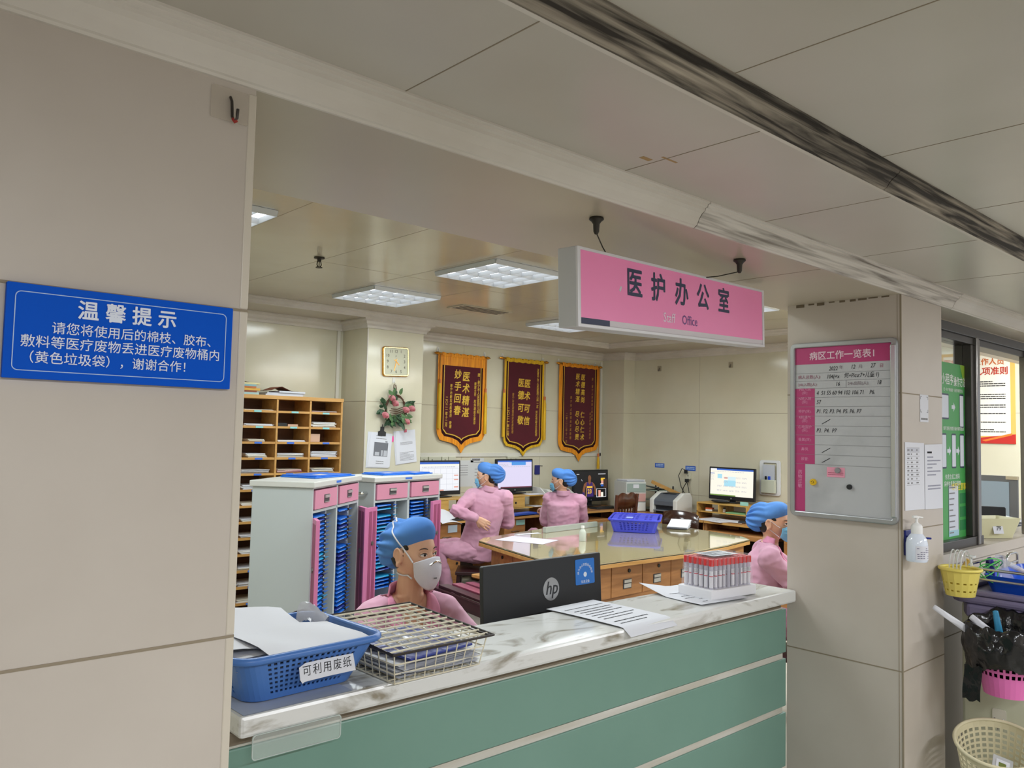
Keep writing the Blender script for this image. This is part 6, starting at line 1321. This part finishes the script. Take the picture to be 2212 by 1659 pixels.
# ---------------------------------------------------------------- at the window
GP=M('poster green','#3d9a4a',.35,nz=(1.5,2),col2='#4aa552'); 
o=thing('green_poster','tall green instruction poster with phone pictures on the window glass','poster',(3.745,YW+.031,1.66)); 
b=MB().at(FY); b.box(-.19,.19,-.38,.38,0,.002); b.build('sheet',GP,o)
b=MB().at(FY); z=.0026
def ph(x,y,w,h): b.m=0; b.prism(rrect(w,h,.006,2,x,y),.002,.0024); b.m=1; b.prism(rrect(w-.008,h-.014,.003,2,x,y),.0024,.0028)
ph(.115,.175,.05,.15); ph(-.08,.19,.09,.11); ph(-.09,.0,.05,.15); ph(.02,.0,.05,.15); ph(.115,.0,.05,.15); ph(.01,-.255,.115,.22)
b.m=1
for x,y in ((.02,.19),(-.035,.0),(.068,.0)): b.prism([(x-.022,y-.008),(x,y-.008),(x,y-.02),(x+.02,y),(x,y+.02),(x,y+.008),(x-.022,y+.008)],.002,.0026)
b.m=2
for k in range(3): b.box(.085,.17,-.185-.058*k-.045,-.185-.058*k,.002,.0026)
b.m=3; b.prism([(.10,.38),(.19,.38),(.19,.25),(.15,.29)],.002,.0025); b.m=4
for k in range(9): b.box(-.04,.0+.03*rnd.random(),-.16-.024*k,-.155-.024*k,.0028,.0032)
b.m=5; b.box(-.047,.067,-.365,-.34,.0028,.0031)
b.build('pictures',[M('phone edge','#2b3550',.4),M('phone pale','#d9dfe8',.5),M('deep green','#1d7a40',.5),M('lime','#8fb83a',.4),inkg,M('pale cyan strip','#a9d3df',.5)],o)
lettering('lettering',[('小程序',-.05,.305,.05,.018,'CENTER',0,.9),('操作方法',.095,.30,.046,.018,'CENTER',0,.8),('扫一扫 "粤核酸" 小程序填写登记',.02,.262,.016,.006),('填写流程 按提示操作填写信息',.02,.095,.018,.008),('信息生成二维码',.0,-.112,.024,.008),('采样信息登记清单',.0,-.142,.024,.008),('填写注意事项',.09,-.178+.02,.034,.014,'CENTER',1)],[M('poster white','#e8efe8',.5),M('poster yellow','#e8d83a',.5)],o,FY@TR(0,0,.0026))
o=thing('rules_poster','cream poster with red and gold heading on the side wall beyond the window','poster',(XR-.002,2.69,2.12))
b=MB().at(FX); b.box(-.33,.33,-.43,.43,0,.004); b.mat(1); b.box(-.29,.29,-.36,.40,.004,.005); b.mat(2); b.prism([(-.33,-.43),(.33,-.43),(.33,-.34),(0,-.38),(-.33,-.36)],.005,.006); b.mat(3); b.prism([(.05,-.40),(.30,-.33),(.30,-.35),(.08,-.41)],.006,.007); b.mat(4)
for y,n in ((.16,4),(.04,3),(-.06,2),(-.14,2),(-.22,1),(-.29,2)): lines(b,-.24,.25,y-.02*n,y+.02*(n-1)*0+.0,n,.009,.0056,.6)
b.build('sheet',[M('poster gold','#d9b05a',.4),M('poster cream','#eeeadc',.4),M('poster red','#b8261f',.4),M('poster orange','#e07a2a',.4),ink],o)
lettering('lettering',[('医疗机构工作人员',-.02,.335,.07,.02,'CENTER',0,.95),('廉洁从业九项准则',-.02,.245,.078,.024,'CENTER',1,.95)],[M('heading orange','#c8621a',.4),M('heading red','#b8321a',.4)],o,FX@TR(0,0,.0062))
o=thing('sill_box','pale yellow translucent plastic box with a taped number on the window sill','box',(4.29,1.36,1.2465),-.5)
CB=M('translucent cream','#dcd9b4',.3,alpha=.85)
b=MB(); A=rrect(.27,.10,.012,3); B_=rrect(.33,.145,.015,3); n=len(A)
b.prism(A,0,.003); b._a([(x,y,.002) for x,y in A]+[(x,y,.095) for x,y in B_]+[(x*.985,y*.97,.095) for x,y in B_]+[(x*.98,y*.97,.004) for x,y in A],[(i,(i+1)%n,n+(i+1)%n,n+i) for i in range(n)]+[(n+i,n+(i+1)%n,2*n+(i+1)%n,2*n+i) for i in range(n)]+[(2*n+i,2*n+(i+1)%n,3*n+(i+1)%n,3*n+i) for i in range(n)]); b.build('box',CB,o,smooth=40)
MB().at(TR(.03,-.0655,.045)@RX(-.24)@FY).box(-.028,.028,-.022,.022,0,.0012).build('label',paper,o); lettering('handwriting',[('79',.03,.0,.03,.002,'CENTER',0,.9,1,.2)],ink,o,TR(0,-.0685,.048)@RX(-.24)@FY@TR(0,0,.001))
t=thing('counter_screen','grey framed low partition with a pale blue panel inside the window','partition',(5.5,1.66,1.1)); b=MB().at(FX); b.box(-.13,.12,-.3,.40,0,.02); b.mat(1); b.box(-.13,.075,-.3,.365,-.002,.024) ; b.mat(2); b.box(.06,.122,.38,.40,-.004,.03); b.build('panel',[M('partition grey','#7d7f80',.4,.3),M('partition pale blue','#a9bcc8',.3),M('partition beige','#cfc3a4',.4)],t)
MB().at(FX).box(-.12,.12,-1.1,-.301,0,.02).build('base_panel',M('partition grey','#7d7f80',.4,.3),t)
t=thing('computer_monitor','black monitor back standing inside the window beside the plastic box','monitor',(4.72,1.62,1.21),-1.2); MB().at(FY).prism(rrect(.46,.30,.008,3),-.02,.0).build('housing',blk2,t,bevel=.004); MB().box(-.03,.03,.0,.03,-.44,-.1).box(-.1,.1,-.06,.1,-.4495,-.44).build('stand',blk,t); b=MB().at(FY@TR(0,.02,.0005)); b.lathe([(0,0),(.022,0),(.022,.001),(0,.001)],20); b.build('badge',M('badge dim','#4a4b4e',.3,.5),t)
t=thing('window_desk','desk inside the window carrying the black monitor','desk',(4.3,1.45,0)); MB().box(0,1.1,0,.98,.73,.76).build('desk_top',oak,t); MB().box(.0,.02,.02,.58,0,.729).build('side_panel',oak,t); MB().box(1.08,1.1,.02,.58,0,.729).build('side_panel',oak,t)
o=thing('paper_pile','white papers on a grey tray inside the window','paper',(5.18,1.56,1.262),-.3); MB().box(-.12,.12,-.1,.1,-.5,-.03).build('stand',M('tray stand grey','#8b9092',.4),o); b=MB()
for k in range(4): b.grid(lambda u,v:(.24*(u-.5),.2*(v-.5),-.028+.008*k+.03*u*v*(k%2)),5,5)
b.build('sheets',[paper],o)
# ---------------------------------------------------------------- surface print belongs to the part it is printed on
def fuse(dst,src):
    me=dst.data; b=bmesh.new(); b.from_mesh(me); T=src.matrix_basis if src.parent==dst else dst.matrix_basis.inverted()@src.matrix_basis
    base=len(me.materials); 
    for m in src.data.materials: me.materials.append(m)
    n0=len(b.verts); k0=len(b.faces); b.from_mesh(src.data); b.verts.ensure_lookup_table(); b.faces.ensure_lookup_table()
    for v in b.verts[n0:]: v.co=T@v.co
    for f in b.faces[k0:]: f.material_index+=base
    b.to_mesh(me); b.free()
PRINT={'lettering','print','handwriting','badge_lettering','sticker_lettering','heading','ruling','border','wrap_print','mask_print','jersey_number','pictures','smiling_face','player_figure','sticker_emblem'}
HOST=('sheet','panel','face','board','strip','cloth','screen','dial','bottle','cap','label','housing','wrap_label','box')
done=set()
for o in [o for o in C.objects if o.type=='MESH' and o.parent and o.name.split('.')[0] in PRINT]:
    par=o.parent; base=o.name.split('.')[0]
    kids=[c for c in par.children if c.type=='MESH' and c.name.split('.')[0] not in PRINT]
    want={'badge_lettering':('badge',),'sticker_lettering':('sticker',),'sticker_emblem':('sticker',),'wrap_print':('wrap_label',),'mask_print':('mask',),'jersey_number':('screen',),'player_figure':('screen',),'handwriting':('strip','label')}.get(base,HOST)
    host=par if par.type=='MESH' else next((c for w in want for c in kids if c.name.split('.')[0]==w),kids[0] if kids else None)
    if host is None: continue
    if base=='lettering' and any(c.name.startswith('face') for c in kids): host=[c for c in kids if c.name.startswith('face')][0]
    fuse(host,o); me=o.data; bpy.data.objects.remove(o);
